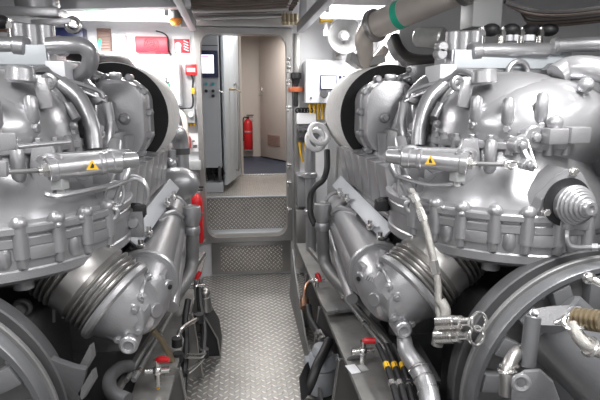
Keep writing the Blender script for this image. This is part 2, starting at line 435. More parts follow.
# ---------------------------------------------------------------- bulkhead items, left of doorway
YW = YB-.0
def wallbox(px0, py0, px1, py1, Y=YW, depth=.1, bev=.008):
    a, b = at(px0, py0, Y-depth), at(px1, py1, Y-depth)
    mb = MB().box(((a.x+b.x)/2, Y-depth/2, (a.z+b.z)/2), (abs(b.x-a.x), depth, abs(a.z-b.z)), bev=bev)
    return mb, V(((a.x+b.x)/2, Y-depth, (a.z+b.z)/2)), abs(b.x-a.x), abs(a.z-b.z)
# red sounder
mb, c, w, hgt = wallbox(134.5, 36, 168, 53, depth=.10, bev=.012)
so = thing('alarm_sounder', (c.x, YW, c.z-hgt/2), 'rectangular red alarm sounder with a round grille, on the bulkhead above the white box', 'alarm')
build('housing', mb, M['red'], so)
gm = MB()
for i in range(4): gm.torus((c.x, c.y-.002, c.z), (0, 1, 0), .012+.015*i, .004, 28, 6)
build('grille', gm, M['red'], so)
build('back_rail', MB().box((c.x, YW-.03, c.z-hgt/2-.012), (w, .06, .022)), M['white'], so)
build('cable', MB().tube([at(156, 31, 4.38), at(163, 33, 4.36), at(168, 38, 4.36), at(169, 50, 4.38), at(171, 55, 4.42)], .006, 6), M['black'], so)
# red and white sign
mb, c, w, hgt = wallbox(172, 36, 191, 54, depth=.012, bev=.002)
sg = thing('warning_sign', (c.x, YW, c.z-hgt/2), 'small white sign with a red alarm pictogram, right of the red sounder', 'sign')
build('plate', mb, M['white'], sg)
build('red_field', MB().box((c.x+.004, c.y-.003, c.z-.008), (w*.84, .004, hgt*.78), bev=.001), M['red'], sg)
pc = MB().cyl((c.x-.03, c.y-.009, c.z-.03), (c.x-.03, c.y-.005, c.z+.02), .022, .022, 14) if False else MB().lathe([(.026, 0), (.026, .004)], (c.x-.028, c.y-.010, c.z-.005), (0, 1, 0), 18).box((c.x-.028, c.y-.008, c.z-.035), (.045, .004, .05), bev=.001)
for i in range(4): pc.beam((c.x+.018, c.y-.008, c.z+.035-.022*i), (c.x+.058, c.y-.008, c.z+.018-.022*i), .004, .009)
build('pictogram', pc, M['white'], sg)
# white control box
mb, c, w, hgt = wallbox(122, 62, 181, 106, depth=.16, bev=.006)
wb = thing('control_box', (c.x, YW, c.z-hgt/2), 'large white control box with a lamp panel, on the bulkhead behind the left air filter', 'box')
build('housing', mb, M['panelwhite'], wb)
build('lid', MB().box((c.x, c.y-.008, c.z), (w*.97, .016, hgt*.95), bev=.005), M['panelwhite'], wb)
pa, pb = at(157, 77, c.y), at(170, 93, c.y)
ip = build('lamp_panel', MB().box(((pa.x+pb.x)/2, c.y-.018, (pa.z+pb.z)/2), (pb.x-pa.x, .006, pa.z-pb.z), bev=.001), M['dgrey'], wb)
for i in range(3):
    for j in range(3):
        build('lamp', MB().box((pa.x+.022+.036*i, c.y-.024, pa.z-.025-.042*j), (.022, .006, .026), bev=.002), M['greenc'] if i == 2 and j == 1 else M['clear'], ip)
na, nb = at(168, 67, c.y), at(175, 71, c.y)
build('nameplate', MB().box(((na.x+nb.x)/2, c.y-.018, (na.z+nb.z)/2), (nb.x-na.x, .004, na.z-nb.z), bev=.001), M['clear'], wb)
# call point
mb, c, w, hgt = wallbox(185, 64, 197, 75, depth=.06, bev=.006)
cp = thing('call_point', (c.x, YW, c.z-hgt/2), 'small red fire call point with a white label, at the left edge of the doorway', 'call point')
build('housing', mb, M['redgloss'], cp)
build('label_plate', MB().box((c.x, c.y-.003, c.z-.004), (w*.72, .005, hgt*.36), bev=.001), M['panelwhite'], cp)
build('cable', MB().tube([at(191, 75, 4.40), at(193, 80, 4.40), at(192.5, 92, 4.41), at(193, 102, 4.41), at(191, 108, 4.4), at(180, 109, 4.4)], .008, 8), M['black'], cp)
build('cable_tag', MB().box(at(193, 91, 4.395), (.03, .03, .05)), M['yellow'], cp)
# junction box
mb, c, w, hgt = wallbox(180.5, 109, 195, 123, depth=.08)
jb = thing('junction_box', (c.x, YW, c.z-hgt/2), 'pale grey junction box with yellow glands, below the red call point', 'box')
build('housing', mb, M['clear'], jb)
build('switch', MB().cyl((c.x+.025, c.y, c.z+.01), (c.x+.025, c.y-.02, c.z+.01), .025, .02, 16), M['white'], jb)
for i in range(4): build('gland', MB().cyl((c.x-.04+.028*i, c.y+.04, c.z-hgt/2-.03), (c.x-.04+.028*i, c.y+.04, c.z-hgt/2), .011, n=10), M['yellow'], jb)
# white emergency sign with red switch
mb, c, w, hgt = wallbox(181, 133, 200, 152, depth=.02, bev=.003)
es = thing('emergency_switch', (c.x, YW, c.z-hgt/2), 'white board with a red pull switch, on the bulkhead above the narrow extinguisher', 'switch')
build('board', mb, M['white'], es)
r0, r1 = at(187, 136, c.y), at(191, 148, c.y)
build('red_lever', MB().box(((r0.x+r1.x)/2, c.y-.02, (r0.z+r1.z)/2), (r1.x-r0.x, .04, r0.z-r1.z), bev=.005), M['redgloss'], es)
mk = MB()
for (x, y, ww) in ((193.5, 141, .02), (195, 145.5, .035), (195, 147, .035)):
    p = at(x, y, c.y-.002); mk.box(p, (ww, .003, .008), bev=0)
build('marking', mk, M['black'], es)
mb, c, w, hgt = wallbox(188, 161, 201, 170, depth=.09)
build('bulkhead_lamp', mb, M['clear'], label='small grey wall fitting below the white emergency board', cat='fitting')
# beacon on ceiling
p = at(175.5, 21, 3.9)
bc = thing('beacon_lamp', (p.x, 3.9, p.z+.05), 'orange beacon lamp hanging at the right end of the left light', 'lamp')
build('base', MB().cyl(p+V((0, 0, .015)), p+V((0, 0, .11)), .055, .045), M['steel'], bc)
build('lens', MB().lathe([(.0, -.035), (.025, -.03), (.042, -.01), (.045, .015)], p, (0, 0, 1), 20), M['orange'], bc)
# louvre panel, upper left
mb, c, w, hgt = wallbox(96, 28, 112, 56, depth=.03)
lv = thing('louvre_panel', (c.x, YW, c.z-hgt/2), 'brown louvre panel on the back wall behind the bent pipe', 'panel')
build('panel', mb, M['brownp'], lv)
sl = MB()
for i in range(9): sl.box((c.x, c.y-.005, c.z-hgt*.42+hgt*.105*i), (w*.85, .012, .01), bev=.001)
build('slats', sl, M['brownp'], lv)
mb, c, w, hgt = wallbox(112, 34, 126, 58, depth=.10)
build('fuse_box', mb, M['white'], label='small white fuse box between the brown louvre and the red sounder', cat='box')
mb, c, w, hgt = wallbox(54, 27, 84, 46, depth=.12)
build('relay_box', mb, M['navy'], label='dark box on the back wall behind the left bent pipe', cat='box')
# green-striped cables in front of the louvre
build('earth_cable', MB().tube([at(100, 40, 4.2), at(99, 52, 4.0), at(100, 62, 3.9), at(103, 72, 3.8)], .011, 8), M['greenc'], label='green earth cable drooping beside the bent pipe, upper left', cat='cable')
build('hose', MB().tube([at(177, 110, 4.2), at(184, 118, 4.15), at(186, 135, 4.1), at(186, 160, 4.05), at(186, 190, 4.0)], .022, 10), M['beigel'], label='beige hose hanging down in front of the emergency board', cat='hose')

# ---------------------------------------------------------------- bulkhead items, right of doorway
# horn loudspeaker
hc = at(345, 36, 4.15)
sp = thing('horn_loudspeaker', (hc.x, YW, hc.z-.1), 'round grey horn loudspeaker on the bulkhead right of the doorway', 'loudspeaker')
ax = V((-.10, -1, -.10)).normalized()
build('horn', MB().lathe([(.045, -.16), (.06, -.12), (.10, -.04), (.135, .01), (.142, .018), (.136, .02), (.128, .012), (.095, -.035), (.05, -.10), (.0, -.10)], hc, ax, 32), M['hull'], sp)
build('driver', MB().lathe([(.0, .005), (.026, .0), (.034, -.02), (.04, -.10), (.045, -.16)], hc, ax, 20).cyl(hc-ax*.16, hc-ax*.27, .05), M['clear'], sp)
build('bracket', MB().box(hc+V((0, .16, -.13)), (.05, .2, .02)).box((hc.x, YW-.02, hc.z-.13), (.06, .03, .12)), M['steel'], sp)
# grey-white control box with window
mb, c, w, hgt = wallbox(306, 60, 349, 103, depth=.18, bev=.006)
rb = thing('gauge_box', (c.x, YW, c.z-hgt/2), 'white control box with a small window, under the horn loudspeaker', 'box')
build('housing', mb, M['panelwhite'], rb)
wa, wb2 = at(320, 75, c.y), at(336.5, 90, c.y)
wf = build('window_frame', MB().box(((wa.x+wb2.x)/2, c.y-.008, (wa.z+wb2.z)/2), (wb2.x-wa.x, .016, wa.z-wb2.z), bev=.003), M['navy'], rb)
build('pane', MB().box(((wa.x+wb2.x)/2, c.y-.017, (wa.z+wb2.z)/2), (wb2.x-wa.x-.02, .004, wa.z-wb2.z-.02), bev=.001), M['panelwhite'], wf)
build('knob', MB().cyl(at(324, 94, c.y), at(324, 94, c.y-.05), .035, .03), M['dgrey'], rb)
for q in ((340, 77), (344, 77)):
    p = at(*q, c.y); build('button', MB().cyl(p, p+V((0, -.015, 0)), .012, n=12), M['navy'], rb)
build('lock', MB().cyl(at(311, 98, c.y), at(311, 98, c.y-.01), .009, n=10), M['dgrey'], rb)
gl = MB()
for i in range(6):
    p = at(310+4*i, 103, 4.36); gl.cyl(p, p+V((0, 0, -.06)), .014, n=10).tube([p+V((0, 0, -.06)), p+V((.0, 0, -.14))], .009, 6)
build('glands', gl, M['yellow'], rb)
# torch with orange band
p = at(296, 90, 4.38)
tcht = thing('torch', p+V((0, 0, -.12)), 'black torch with an orange band clipped right beside the doorway', 'torch')
build('handle', MB().lathe([(.018, -.14), (.022, -.12), (.020, .02), (.035, .09), (.045, .10), (.045, .14), (.04, .145)], p, (0, 0, 1), 20), M['black'], tcht)
build('band', MB().lathe([(.052, -.01), (.054, .0), (.054, .025), (.052, .03)], p+V((0, 0, -.005)), (0, 0, 1), 16, 1.2, .8), M['rust'], tcht)
build('clip', MB().box(p+V((0, .045, .0)), (.05, .05, .14)), M['steel'], tcht)
# white terminal box
mb, c, w, hgt = wallbox(297, 113, 316, 124, depth=.10)
tb = thing('terminal_box', (c.x, YW, c.z-hgt/2), 'small white terminal box beside the doorway, under the torch', 'box')
build('housing', mb, M['white'], tb)
lp = MB()
for i in range(5): lp.torus(at(298+3.2*i, 110.5, 4.36), (0, 1, .3), .02, .007, 14, 6)
build('cable_loops', lp, M['black'], tb)
# connector block
mb, c, w, hgt = wallbox(298, 128, 313, 142, depth=.09)
cn = thing('connector_block', (c.x, YW, c.z-hgt/2), 'dark connector block with yellow glands, below the white terminal box', 'connector')
build('housing', mb, M['dgrey'], cn)
for i in range(3):
    for j in range(2):
        p = V((c.x-.045+.045*i, c.y, c.z+.03-.06*j)); build('socket', MB().cyl(p, p+V((0, -.03, 0)), .015, n=12), M['black'], cn)
for i in range(3):
    p = V((c.x-.045+.045*i, c.y+.04, c.z-hgt/2)); build('gland', MB().cyl(p, p+V((0, 0, -.05)), .012, n=10).tube([p+V((0, 0, -.05)), p+V((.01, .0, -.12)), p+V((.03, .02, -.18))], .009, 6), M['yellow'], cn)
# bulkhead rail / cable cover
mb = MB()
p0, p1 = at(294, 150, 4.42), at(294, 30, 4.42)
struct('trim_6', MB().box((.40, YW-.012, 1.2), (.05, .02, 1.9)), M['steel'])
# grey equipment box on floor
mb, c, w, hgt = wallbox(298, 177, 315, 207, depth=.16)
gb = thing('equipment_box', (c.x, YW, c.z-hgt/2), 'grey steel box on the bulkhead, low right of the doorway', 'box')
build('housing', mb, M['grey'], gb); build('lid', MB().box((c.x, c.y+.08, c.z+hgt/2+.01), (w*1.1, .20, .02)), M['silver'], gb)
mb, c, w, hgt = wallbox(296, 210, 318, 268, depth=.10)
struct('trim_7', mb, M['steel'])
# yellow lamp at the ceiling on the right
p = at(326, 20, 4.2)
yl = thing('junction_lamp', (p.x, 4.2, p.z), 'yellow capped fitting on a white stem near the ceiling, left of the horn loudspeaker', 'fitting')
build('cap', MB().box(p, (.10, .08, .035)), M['yellow'], yl); build('stem', MB().cyl(p+V((0, 0, -.10)), p, .02).box(p+V((0, 0, -.10)), (.05, .05, .05)), M['white'], yl)

# ================================================================== CEILING
def light_fixture(a, b, label, w=.20, power=60):
    a, b = V(a), V(b); c = (a+b)/2; L = (b-a).length; d = (b-a).normalized(); x = d.cross(V((0, 0, 1)))
    t = thing('fluorescent_light', (c.x, c.y, c.z), label, 'light', 'ceiling fluorescent lights')
    build('housing', MB().beam(a+V((0, 0, .03+(ZC-c.z-.03)/2)), b+V((0, 0, .03+(ZC-c.z-.03)/2)), w, ZC-c.z-.03), M['white'], t)
    build('diffuser', MB().beam(a+V((0, 0, .0)), b+V((0, 0, .0)), w*.96, .06, bev=.02), M['opal'], t)
    e = MB()
    for p, q in ((a, 1), (b, -1)): e.box(p+d*.02*q+V((0, 0, .012)), (w if abs(d.y) > .5 else .03, .03 if abs(d.y) > .5 else w, .07))
    build('end_cap', e, M['white'], t)
    ld = bpy.data.lights.new('fluorescent_glow', 'AREA'); ld.shape = 'RECTANGLE'; ld.size = L; ld.size_y = w; ld.energy = power; ld.color = (1, .985, .97)
    lo = bpy.data.objects.new('fluorescent_glow', ld); COL.objects.link(lo); lo.location = c+V((0, 0, -.045))
    lo.rotation_euler = (0, 0, math.atan2(d.y, d.x))
    return t
la, lb_ = at(52, 15, 3.9), at(172, 22, 3.9)
light_fixture((la.x, 3.9, 2.195), (lb_.x, 3.9, 2.195), 'long fluorescent light across the ceiling above the red sounder', .26, 38)
la, lb_ = at(322, 12, 3.9), at(398, 8, 3.9)
light_fixture((la.x, 3.9, 2.24), (lb_.x+.25, 3.9, 2.24), 'fluorescent light above the horn loudspeaker', .26, 24)
light_fixture((1.15, .35, 2.34), (1.15, 1.75, 2.34), 'fluorescent light overhead above the right engine', .22, 44)
light_fixture((-1.2, .2, 2.34), (-1.2, 1.6, 2.34), 'unseen fluorescent light added overhead above the left engine', .22, 34)  # added out of view to even out the light on the left
light_fixture((.0, .1, 2.36), (.0, 1.3, 2.36), 'unseen fluorescent light added overhead above the walkway', .22, 9)  # weak fill added out of view over the plates
# fill light added to brighten the corridor, no fixture there
ld = bpy.data.lights.new('corridor_fill', 'AREA'); ld.size = .6; ld.energy = 20; ld.color = (1, .97, .94)
lo = bpy.data.objects.new('corridor_fill', ld); COL.objects.link(lo); lo.location = (.2, 6.9, 2.5)
ld = bpy.data.lights.new('landing_fill', 'AREA'); ld.size = .5; ld.energy = 14; ld.color = (1, .98, .96)  # second fill light, added over the landing without a lamp body
lo = bpy.data.objects.new('landing_fill', ld); COL.objects.link(lo); lo.location = (.15, 5.2, 2.5)

# cable ladder and bundles above the doorway
ct = thing('cable_tray', (-.1, 4.1, 2.28), 'steel cable tray with bundled cables, across the ceiling above the doorway', 'cable tray')
t0, t1 = at(194, 18, 4.1), at(286, 16, 4.1)
build('rail', MB().beam(t0, t1, .03, .03).beam(t0+V((0, -.2, .02)), t1+V((0, -.2, .02)), .03, .03).beam(t0+V((0, -.55, .06)), t1+V((0, -.55, .06)), .03, .03), M['steel'], ct)
cbm = MB()
for i in range(7):
    y = -.05-.09*i
    cbm.tube([t0+V((-.05, y, .05)), t0+V((.25, y+random.uniform(-.02, .02), .04)), t0+V((.5, y, .055)), t1+V((.05, y, .05))], .02+random.uniform(-.004, .006), 8)
build('cables', cbm, M['brown'], ct)
rg = MB()
for i in range(6): rg.box((t0.x+.05+.13*i, 3.85, 2.27), (.02, .6, .012))
build('rungs', rg, M['steel'], ct)
cps = MB()
for i in range(4):
    p = at(284+4*i, 14, 4.05); cps.cyl(p, p+V((0, 0, -.06)), .02, n=10).ball(p+V((0, 0, -.06)), .022)
build('glands', cps, M['brass'], ct)
for (q0, q1, nm) in (((177, -6), (193, 26), 'left'), ((300, 28), (334, -8), 'right')):
    a, b = at(*q0, 3.2 if nm == 'left' else 3.9), at(*q1, 3.9 if nm == 'left' else 3.0)
    build('roof_brace', MB().beam(a, b, .05, .07), M['silver'], label='grey diagonal roof brace '+('beside the orange beacon' if nm == 'left' else 'right of the cable tray'), cat='brace')
pv = at(184, 12, 3.95)
build('roof_strut', MB().beam(V((pv.x, 3.95, 2.12)), V((pv.x, 3.95, 2.40)), .05, .05, (0, 1, 0)), M['silver'], label='short grey upright strut at the left end of the cable tray', cat='brace')
pv = at(303, 10, 3.95)
build('roof_strut', MB().beam(V((pv.x, 3.95, 2.15)), V((pv.x, 3.95, 2.40)), .05, .05, (0, 1, 0)), M['silver'], label='short grey upright strut at the right end of the cable tray', cat='brace')
# longitudinal beams / ducts on the ceiling
build('ceiling_beam', MB().beam(at(-30, 6, 3.2), at(190, 2, 3.4), .10, .07), M['silver'], label='pale grey beam across the ceiling in front of the long light', cat='beam')

# stainless exhaust pipe with green band (right)
ep = thing('exhaust_pipe', at(365, 40, 3.3), 'stainless pipe with a green band, rising from an elbow above the right engine', 'pipe')
p0, p1 = at(374, 26, 3.25), at(500, -29, 2.55)
dirp = (p1-p0).normalized()
build('straight_run', MB().cyl(p0, p1, .082, n=28), M['stainless'], ep)
e0 = at(363, 66, 3.45)
build('elbow', MB().tube([p0, p0-dirp*.04+V((0, 0, -.015)), p0-dirp*.085+V((0, 0, -.06)), e0+V((.0, -.05, .08)), e0], [.078, .072, .062, .055, .05], 20, 5), M['stainless'], ep)
build('pipe_flange', MB().cyl(p0-dirp*.012, p0+dirp*.03, .102, n=28, bev=.006), M['steel'], ep)
gp = p0+(p1-p0)*.23
build('green_band', MB().cyl(gp, gp+dirp*.045, .0835, n=28), M['green'], ep, label='bright green tape band')
gp = p0+(p1-p0)*.73
build('clamp', MB().cyl(gp, gp+dirp*.05, .098, n=28, bev=.008).box(gp+V((0, .0, .12)), (.05, .04, .16)), M['steel'], ep)
fb = MB().prism([at(350, 60, 3.4), at(362, 68, 3.4), at(386, 62, 3.4), at(384, 54, 3.4), at(366, 58, 3.4), at(352, 52, 3.4)], (0, .16, 0))
build('saddle', fb, M['hull'], ep)
build('branch_pipe', MB().tube([at(370, 66, 3.5), at(378, 58, 3.45), at(384, 50, 3.5)], .035, 12), M['stainless'], ep)
# second, shorter lagged pipe below it
build('vent_duct', MB().cyl(at(417, 37, 3.2), at(444, 38, 3.05), .062, n=24, bev=.01), M['lag'], label='short grey lagged duct under the stainless pipe', cat='duct')
# dark hoses behind the right engine top
for i in range(5):
    o = V((0, .09*i, 0))
    build('rubber_hose', MB().tube([at(394+3*i, 36, 3.5)+o, at(399+3*i, 48, 3.45)+o, at(408+3*i, 57, 3.4)+o, at(425+2*i, 60+i, 3.3)+o, at(446, 58+2*i, 3.2)+o], .035, 10), M['darkcable'],
          label='black rubber hose in the bundle behind the right engine, under the stainless pipe', cat='hose', group='black hoses behind the right engine')
for i in range(4):
    o = V((0, .09*i, 0))
    build('rubber_hose', MB().tube([at(53, 42+4*i, 3.6)+o, at(70, 54+3*i, 3.5)+o, at(88, 58+3*i, 3.4)+o, at(112, 58+3*i, 3.6)+o, at(125, 62+2*i, 3.8)+o], .04, 10), M['darkcable'],
          label='black rubber hose in the bundle behind the bent pipe of the left engine', cat='hose', group='black hoses behind the left engine')
# brown cables along ceiling at right
cr = random.Random(2)
for i in range(8):
    y0 = 2.2+.12*i
    pts = [at(505+4*i, 2+i*2, y0), at(530, 9+2.4*i+cr.uniform(-1, 1), y0), at(560, 12+1.8*i, y0-.1), at(600, 8+1.8*i, y0-.25), at(650, 0+2*i, y0-.4)]
    pts = [V((p.x, p.y, min(p.z, 2.38))) for p in pts]
    build('ceiling_cable', MB().tube(pts, .010+.002*(i % 3), 8), M['brown'] if i % 2 else M['darkcable'],
          label='dark cable in the run sagging along the ceiling above the right engine', cat='cable', group='cables above the right engine')
# box added behind the right engine top to cover the bright wall
build('backing_box', MB().box((1.98, 4.05, 2.03), (1.8, .6, .66), bev=.02), M['white'], label='plain box added under the ceiling behind the right engine, covering the bright wall', cat='duct')
# pale box hanging at the top right
a, b = at(474, 0, 2.7), at(501, 27, 2.7)
build('hanging_box', MB().box(((a.x+b.x)/2, 2.78, (a.z+b.z)/2+.04), (b.x-a.x, .16, a.z-b.z+.08)), M['clear'], label='pale grey box hanging from the ceiling above the right engine', cat='box')
# upper-left clutter: grey hatch hanging over left engine
a = at(38, 10, 3.0)
sk = thing('ceiling_hatch', (a.x, 3.0, 2.2), 'grey ceiling hatch fitting with a small wheel, above the left engine', 'hatch')
build('plate', MB().box((a.x, 3.0, a.z-.03), (.30, .3, .05), bev=.01).cyl((a.x, 3.0, a.z-.05), (a.x, 3.0, a.z+.18), .10, .13, 24), M['silver'], sk)
wv = at(73, 25, 2.9)
build('arm', MB().beam(at(32, 23, 2.9), at(72, 21, 2.9), .03, .03), M['silver'], sk)
build('wheel', MB().torus(wv, (0, 1, 0), .035, .012, 20, 8).cyl(wv+V((0, .03, 0)), wv+V((0, -.03, 0)), .012), M['chrome'], sk)
build('ceiling_pipe', MB().tube([at(-20, 27, 2.6), at(8, 26, 2.6), at(16, 34, 2.6), at(18, 50, 2.6)], .03, 12), M['copper'], label='copper coloured pipe bending down at the top left', cat='pipe')

# ================================================================== ENGINES
def engine(S):
    root = thing('marine_engine', (1.15, 2.9, 0), side(S,
        'silver marine diesel engine to the left of the walkway, beside the narrow red extinguisher',
        'silver marine diesel engine to the right of the walkway, beneath the stainless exhaust pipe'), 'engine', 'twin marine engines', S)
    def P(name, mb, m='silver', par=None, **k): return build(name, mb, M[m], par or root, S, **k)
    DC = V((1.1, 2.15, 0))
    def dome_pt(deg, r, z): return DC+V((math.cos(R_(deg))*r, math.sin(R_(deg))*r, z))
    # --- engine block behind, in shade
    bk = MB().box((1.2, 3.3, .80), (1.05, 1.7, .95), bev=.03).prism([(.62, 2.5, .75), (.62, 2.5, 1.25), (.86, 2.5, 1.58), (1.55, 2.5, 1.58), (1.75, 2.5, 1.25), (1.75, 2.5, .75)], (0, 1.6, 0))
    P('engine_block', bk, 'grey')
    # --- turbine housing dome
    prof = [(.505, 1.165), (.50, 1.20), (.462, 1.212), (.415, 1.24), (.372, 1.28), (.342, 1.33), (.325, 1.38), (.315, 1.43), (.305, 1.50), (.292, 1.57), (.258, 1.62), (.208, 1.67), (.15, 1.700), (.08, 1.715), (.0005, 1.718)]
    dm = MB().lathe(prof, DC, (0, 0, 1), 72)
    dm.ball((1.17, 2.03, 1.48), .27, (1.25, .86, .78), 36)
    dm.ball((1.55, 2.25, 1.44), .34, (1.0, 1.0, .80), 32)
    th_ = P('turbine_housing', dm, 'silver_smooth', ang=60)
    if S > 0:
        global DOME; DOME = th_
    P('inlet_boss', MB().cyl(at(484, 84, 1.98), at(484, 69, 1.98), .052, .047, 28, .008), 'silver')
    # split flange with bolts
    P('split_flange', MB().lathe([(.30, 1.405), (.342, 1.405), (.347, 1.41), (.347, 1.43), (.342, 1.435), (.30, 1.435)], DC, (0, 0, 1), 72), 'silver')
    for a in range(178, 330, 13):
        c = dome_pt(a, .330, 1.43); P('flange_bolt', MB().cyl(c+V((0, 0, -.045)), c+V((0, 0, .012)), .020, n=14).bolt(c+V((0, 0, .012)), (0, 0, 1), .014, .018), 'silver')
    # upright bosses on dome
    for (x, y0, y1) in ((474, 96, 120), (507, 98, 124), (541, 93, 121), (489, 140, 172)):
        p, n = snap(DOME, x, y1)
        if p is None: continue
        d = V((n.x, n.y, 0)).normalized(); zt = at(x, y0, p.y).z; q = V((p.x, p.y, 0))-d*.006
        P('boss', MB().lathe([(.0, p.z-.006), (.016, p.z-.004), (.024, p.z+.01), (.024, zt-.012), (.016, zt), (.0, zt+.004)], q, (0, 0, 1), 18), 'silver')
        if y0 < 130: P('boss_bolt', MB().bolt(V((q.x, q.y, p.z-.02))+d*.006, d, .016, .018), 'silver')
    # big lower flange ring: two plates with a gap
    P('flange_ring', MB().lathe([(.45, 1.158), (.527, 1.158), (.532, 1.163), (.532, 1.182), (.527, 1.187), (.45, 1.187)], DC, (0, 0, 1), 80)
      .lathe([(.45, 1.112), (.517, 1.112), (.521, 1.116), (.521, 1.142), (.517, 1.147), (.45, 1.147)], DC, (0, 0, 1), 80), 'silver')
    P('lower_housing', MB().lathe([(.40, .985), (.500, .985), (.517, 1.0), (.517, 1.03), (.512, 1.036), (.512, 1.17), (.40, 1.17)], DC, (0, 0, 1), 80), 'silver')
    for i, a in enumerate((200, 213, 225.5, 239, 251.5, 264, 277, 290, 303)):
        c = dome_pt(a, .512, 0)
        b = MB().cyl(c+V((0, 0, 1.075)), c+V((0, 0, 1.20)), .026, n=18).ball(c+V((0, 0, 1.193)), .029, n=16).lathe([(.016, 1.04), (.019, 1.05), (.019, 1.08)], c, (0, 0, 1), 14)
        P('clamp_stud', b, 'silver')
        c2 = dome_pt(a+6.2, .50, 0)
        if i % 2: P('drain_boss', MB().lathe([(.0, 1.04), (.018, 1.045), (.026, 1.06), (.026, 1.10), (.022, 1.112)], c2, (0, 0, 1), 18), 'silver')
        else: P('rib_pad', MB().box(c2+V((0, 0, 1.09)), (.05, .09, .045), (0, 0, R_(a+6.2)), .004), 'silver')
    c = at(411, 206, 1.97)
    P('lifting_lug', MB().torus(c, (0.3, 1, 0), .022, .010, 20, 8).box(c+V((.02, .01, -.02)), (.05, .02, .04)), 'silver')
    for q in ((462, 214), (443, 208), (508, 218)):
        c = at(*q, 1.74); P('small_bolt', MB().ball(c, .011, n=10), 'silver')
    # feet below lower housing
    for a in (214, 238, 262):
        c = dome_pt(a, .42, 0); P('under_boss', MB().cyl(c+V((0, 0, .94)), c+V((0, 0, 1.0)), .035, n=16), 'grey')

    # --- bellows
    A = at(413, 284, 1.95); ax = V((.77, .17, .62)).normalized(); L = .262; B = A+ax*L
    pr = [(.13, -.02)]
    def waves(h0, n, pitch, r):
        o = []
        for i in range(n):
            o += [(r-.024, h0+pitch*i), (r-.003, h0+pitch*(i+.2)), (r, h0+pitch*(i+.35)), (r-.003, h0+pitch*(i+.5)), (r-.024, h0+pitch*(i+.7))]
        return o
    pr += waves(.0, 4, .021, .172)
    pr += [(.155, .088), (.164, .094), (.160, .125), (.164, .160), (.155, .166)]
    pr += waves(.170, 5, .021, .172)
    pr += [(.165, L), (.12, L+.03)]
    P('exhaust_bellows', MB().lathe(pr, A, ax, 64), 'steel', ang=50)
    P('bellows_collar', MB().cyl(A-ax*.035, A-ax*.002, .178, n=48, bev=.008), 'silver')
    # --- long duct along the bank and its end elbow
    q0, q1 = at(337, 205, 3.35), at(379, 273, 2.2)
    E = at(397, 305, 1.93)
    P('charge_air_duct', MB().sweep([q0, q0.lerp(q1, .3), q0.lerp(q1, .65), q1], [.098, .112, .126, .140], lambda th: .84+.2*abs(math.cos(2.0*(th-R_(62))))**.6, 72), 'silver', ang=30)
    elb = P('elbow', MB().tube([q1+V((-.005, .10, .01)), q1, q1.lerp(E, .5), q1.lerp(E, .85), E], [.120, .128, .130, .112, .085], 36, 5).tube([A-ax*.13+V((0, .01, 0)), A-ax*.05, A-ax*.01], [.118, .146, .166], 36, 3), 'silver', ang=60)
    if S > 0:
        global ELB; ELB = elb
    def es(x, y, o=.0):
        p, n = snap(ELB, x, y)
        return (p+n*o, n) if p is not None else (at(x, y, 1.9), V((-.3, -1, 0)))
    P('casting_seam', MB().tube([es(x, y)[0] for x, y in ((378, 262), (386, 274), (390, 288), (389, 302), (391, 318))], .010, 10), 'silver')
    for x, y in ((382, 268), (390, 286), (390, 310)):
        p, n = es(x, y); P('casting_bolt', MB().cyl(p-n*.02, p+n*.012, .017, n=14).bolt(p+n*.012, n, .011, .012), 'silver')
    p, n = es(374, 300); P('cast_pad', MB().cyl(p-n*.03, p+n*.006, .03, n=20, bev=.004), 'silver')
    if S > 0:
        global LET; LET = es(373, 279, .001)
    P('duct_top_flange', MB().beam(at(342, 197, 3.12), at(384, 247, 2.32), .10, .014, (-.85, 0, .5), .003), 'silver_smooth')
    P('duct_pipe', MB().tube([at(331, 234, 3.2), at(339, 262, 2.8), at(352, 299, 2.35)], .030, 14), 'silver_smooth')
    P('duct_pipe', MB().tube([at(338, 226, 3.2), at(347, 254, 2.8), at(360, 287, 2.35)], .022, 14), 'silver_smooth')
    for t in (.06, .97):
        c = q0.lerp(q1, t); P('duct_flange', MB().cyl(c, c+(q1-q0).normalized()*.025, .112+.040*t, n=40, bev=.006), 'silver')
    rb = MB()
    for ang in (150, 195, 235):
        u, v, w = basis(q1-q0); o = u*math.cos(R_(ang))*.108+v*math.sin(R_(ang))*.108
        rb.tube([q0+o, q0.lerp(q1, .5)+o, q1+o], .014, 8, 2)
    P('duct_rib', rb, 'silver')
    # inspection cover with lettering, facing the walkway
    ec = at(371, 279, 1.98); en = (CAM-ec).normalized()*.55+V((-.55, -.35, .10)); en.normalize()
    u, v, w = basis(en)
    # end cover facing the viewer with bolts
    cc = at(409, 308, 1.83); cn_ = V((.05, -1, -.05)).normalized()
    ecv = P('end_cover', MB().lathe([(.090, -.12), (.090, -.014), (.086, -.004), (.08, .0), (.0, .0)], cc, cn_, 36), 'silver')
    u, v, w = basis(cn_)
    for k in range(5):
        a = R_(30+72*k); P('cover_bolt', MB().cyl(cc+(u*math.cos(a)+v*math.sin(a))*.074-w*.06, cc+(u*math.cos(a)+v*math.sin(a))*.074+w*.004, .017, n=12).bolt(cc+(u*math.cos(a)+v*math.sin(a))*.074+w*.004, cn_, .011, .010), 'silver', ecv)
    c = at(404, 331, 1.80)
    P('drain_plug', MB().cyl(c+V((0, .10, 0)), c, .036, n=24, bev=.006).torus(c, (0, 1, 0), .024, .008, 20, 8), 'silver', ecv)
    # bosses on duct end, with a black disc for the shade in the hole
    c = at(362, 277, 2.10)
    P('duct_boss', MB().cyl(c+V((.06, .03, 0)), c+V((-.02, -.02, 0)), .030, n=18, bev=.004).box(at(361, 268, 2.12)+V((.03, 0, 0)), (.07, .08, .04), bev=.01), 'silver')
    P('boss_hole_shade', MB().cyl(c+V((-.015, -.018, 0)), c+V((-.024, -.024, 0)), .011, n=12), 'black')
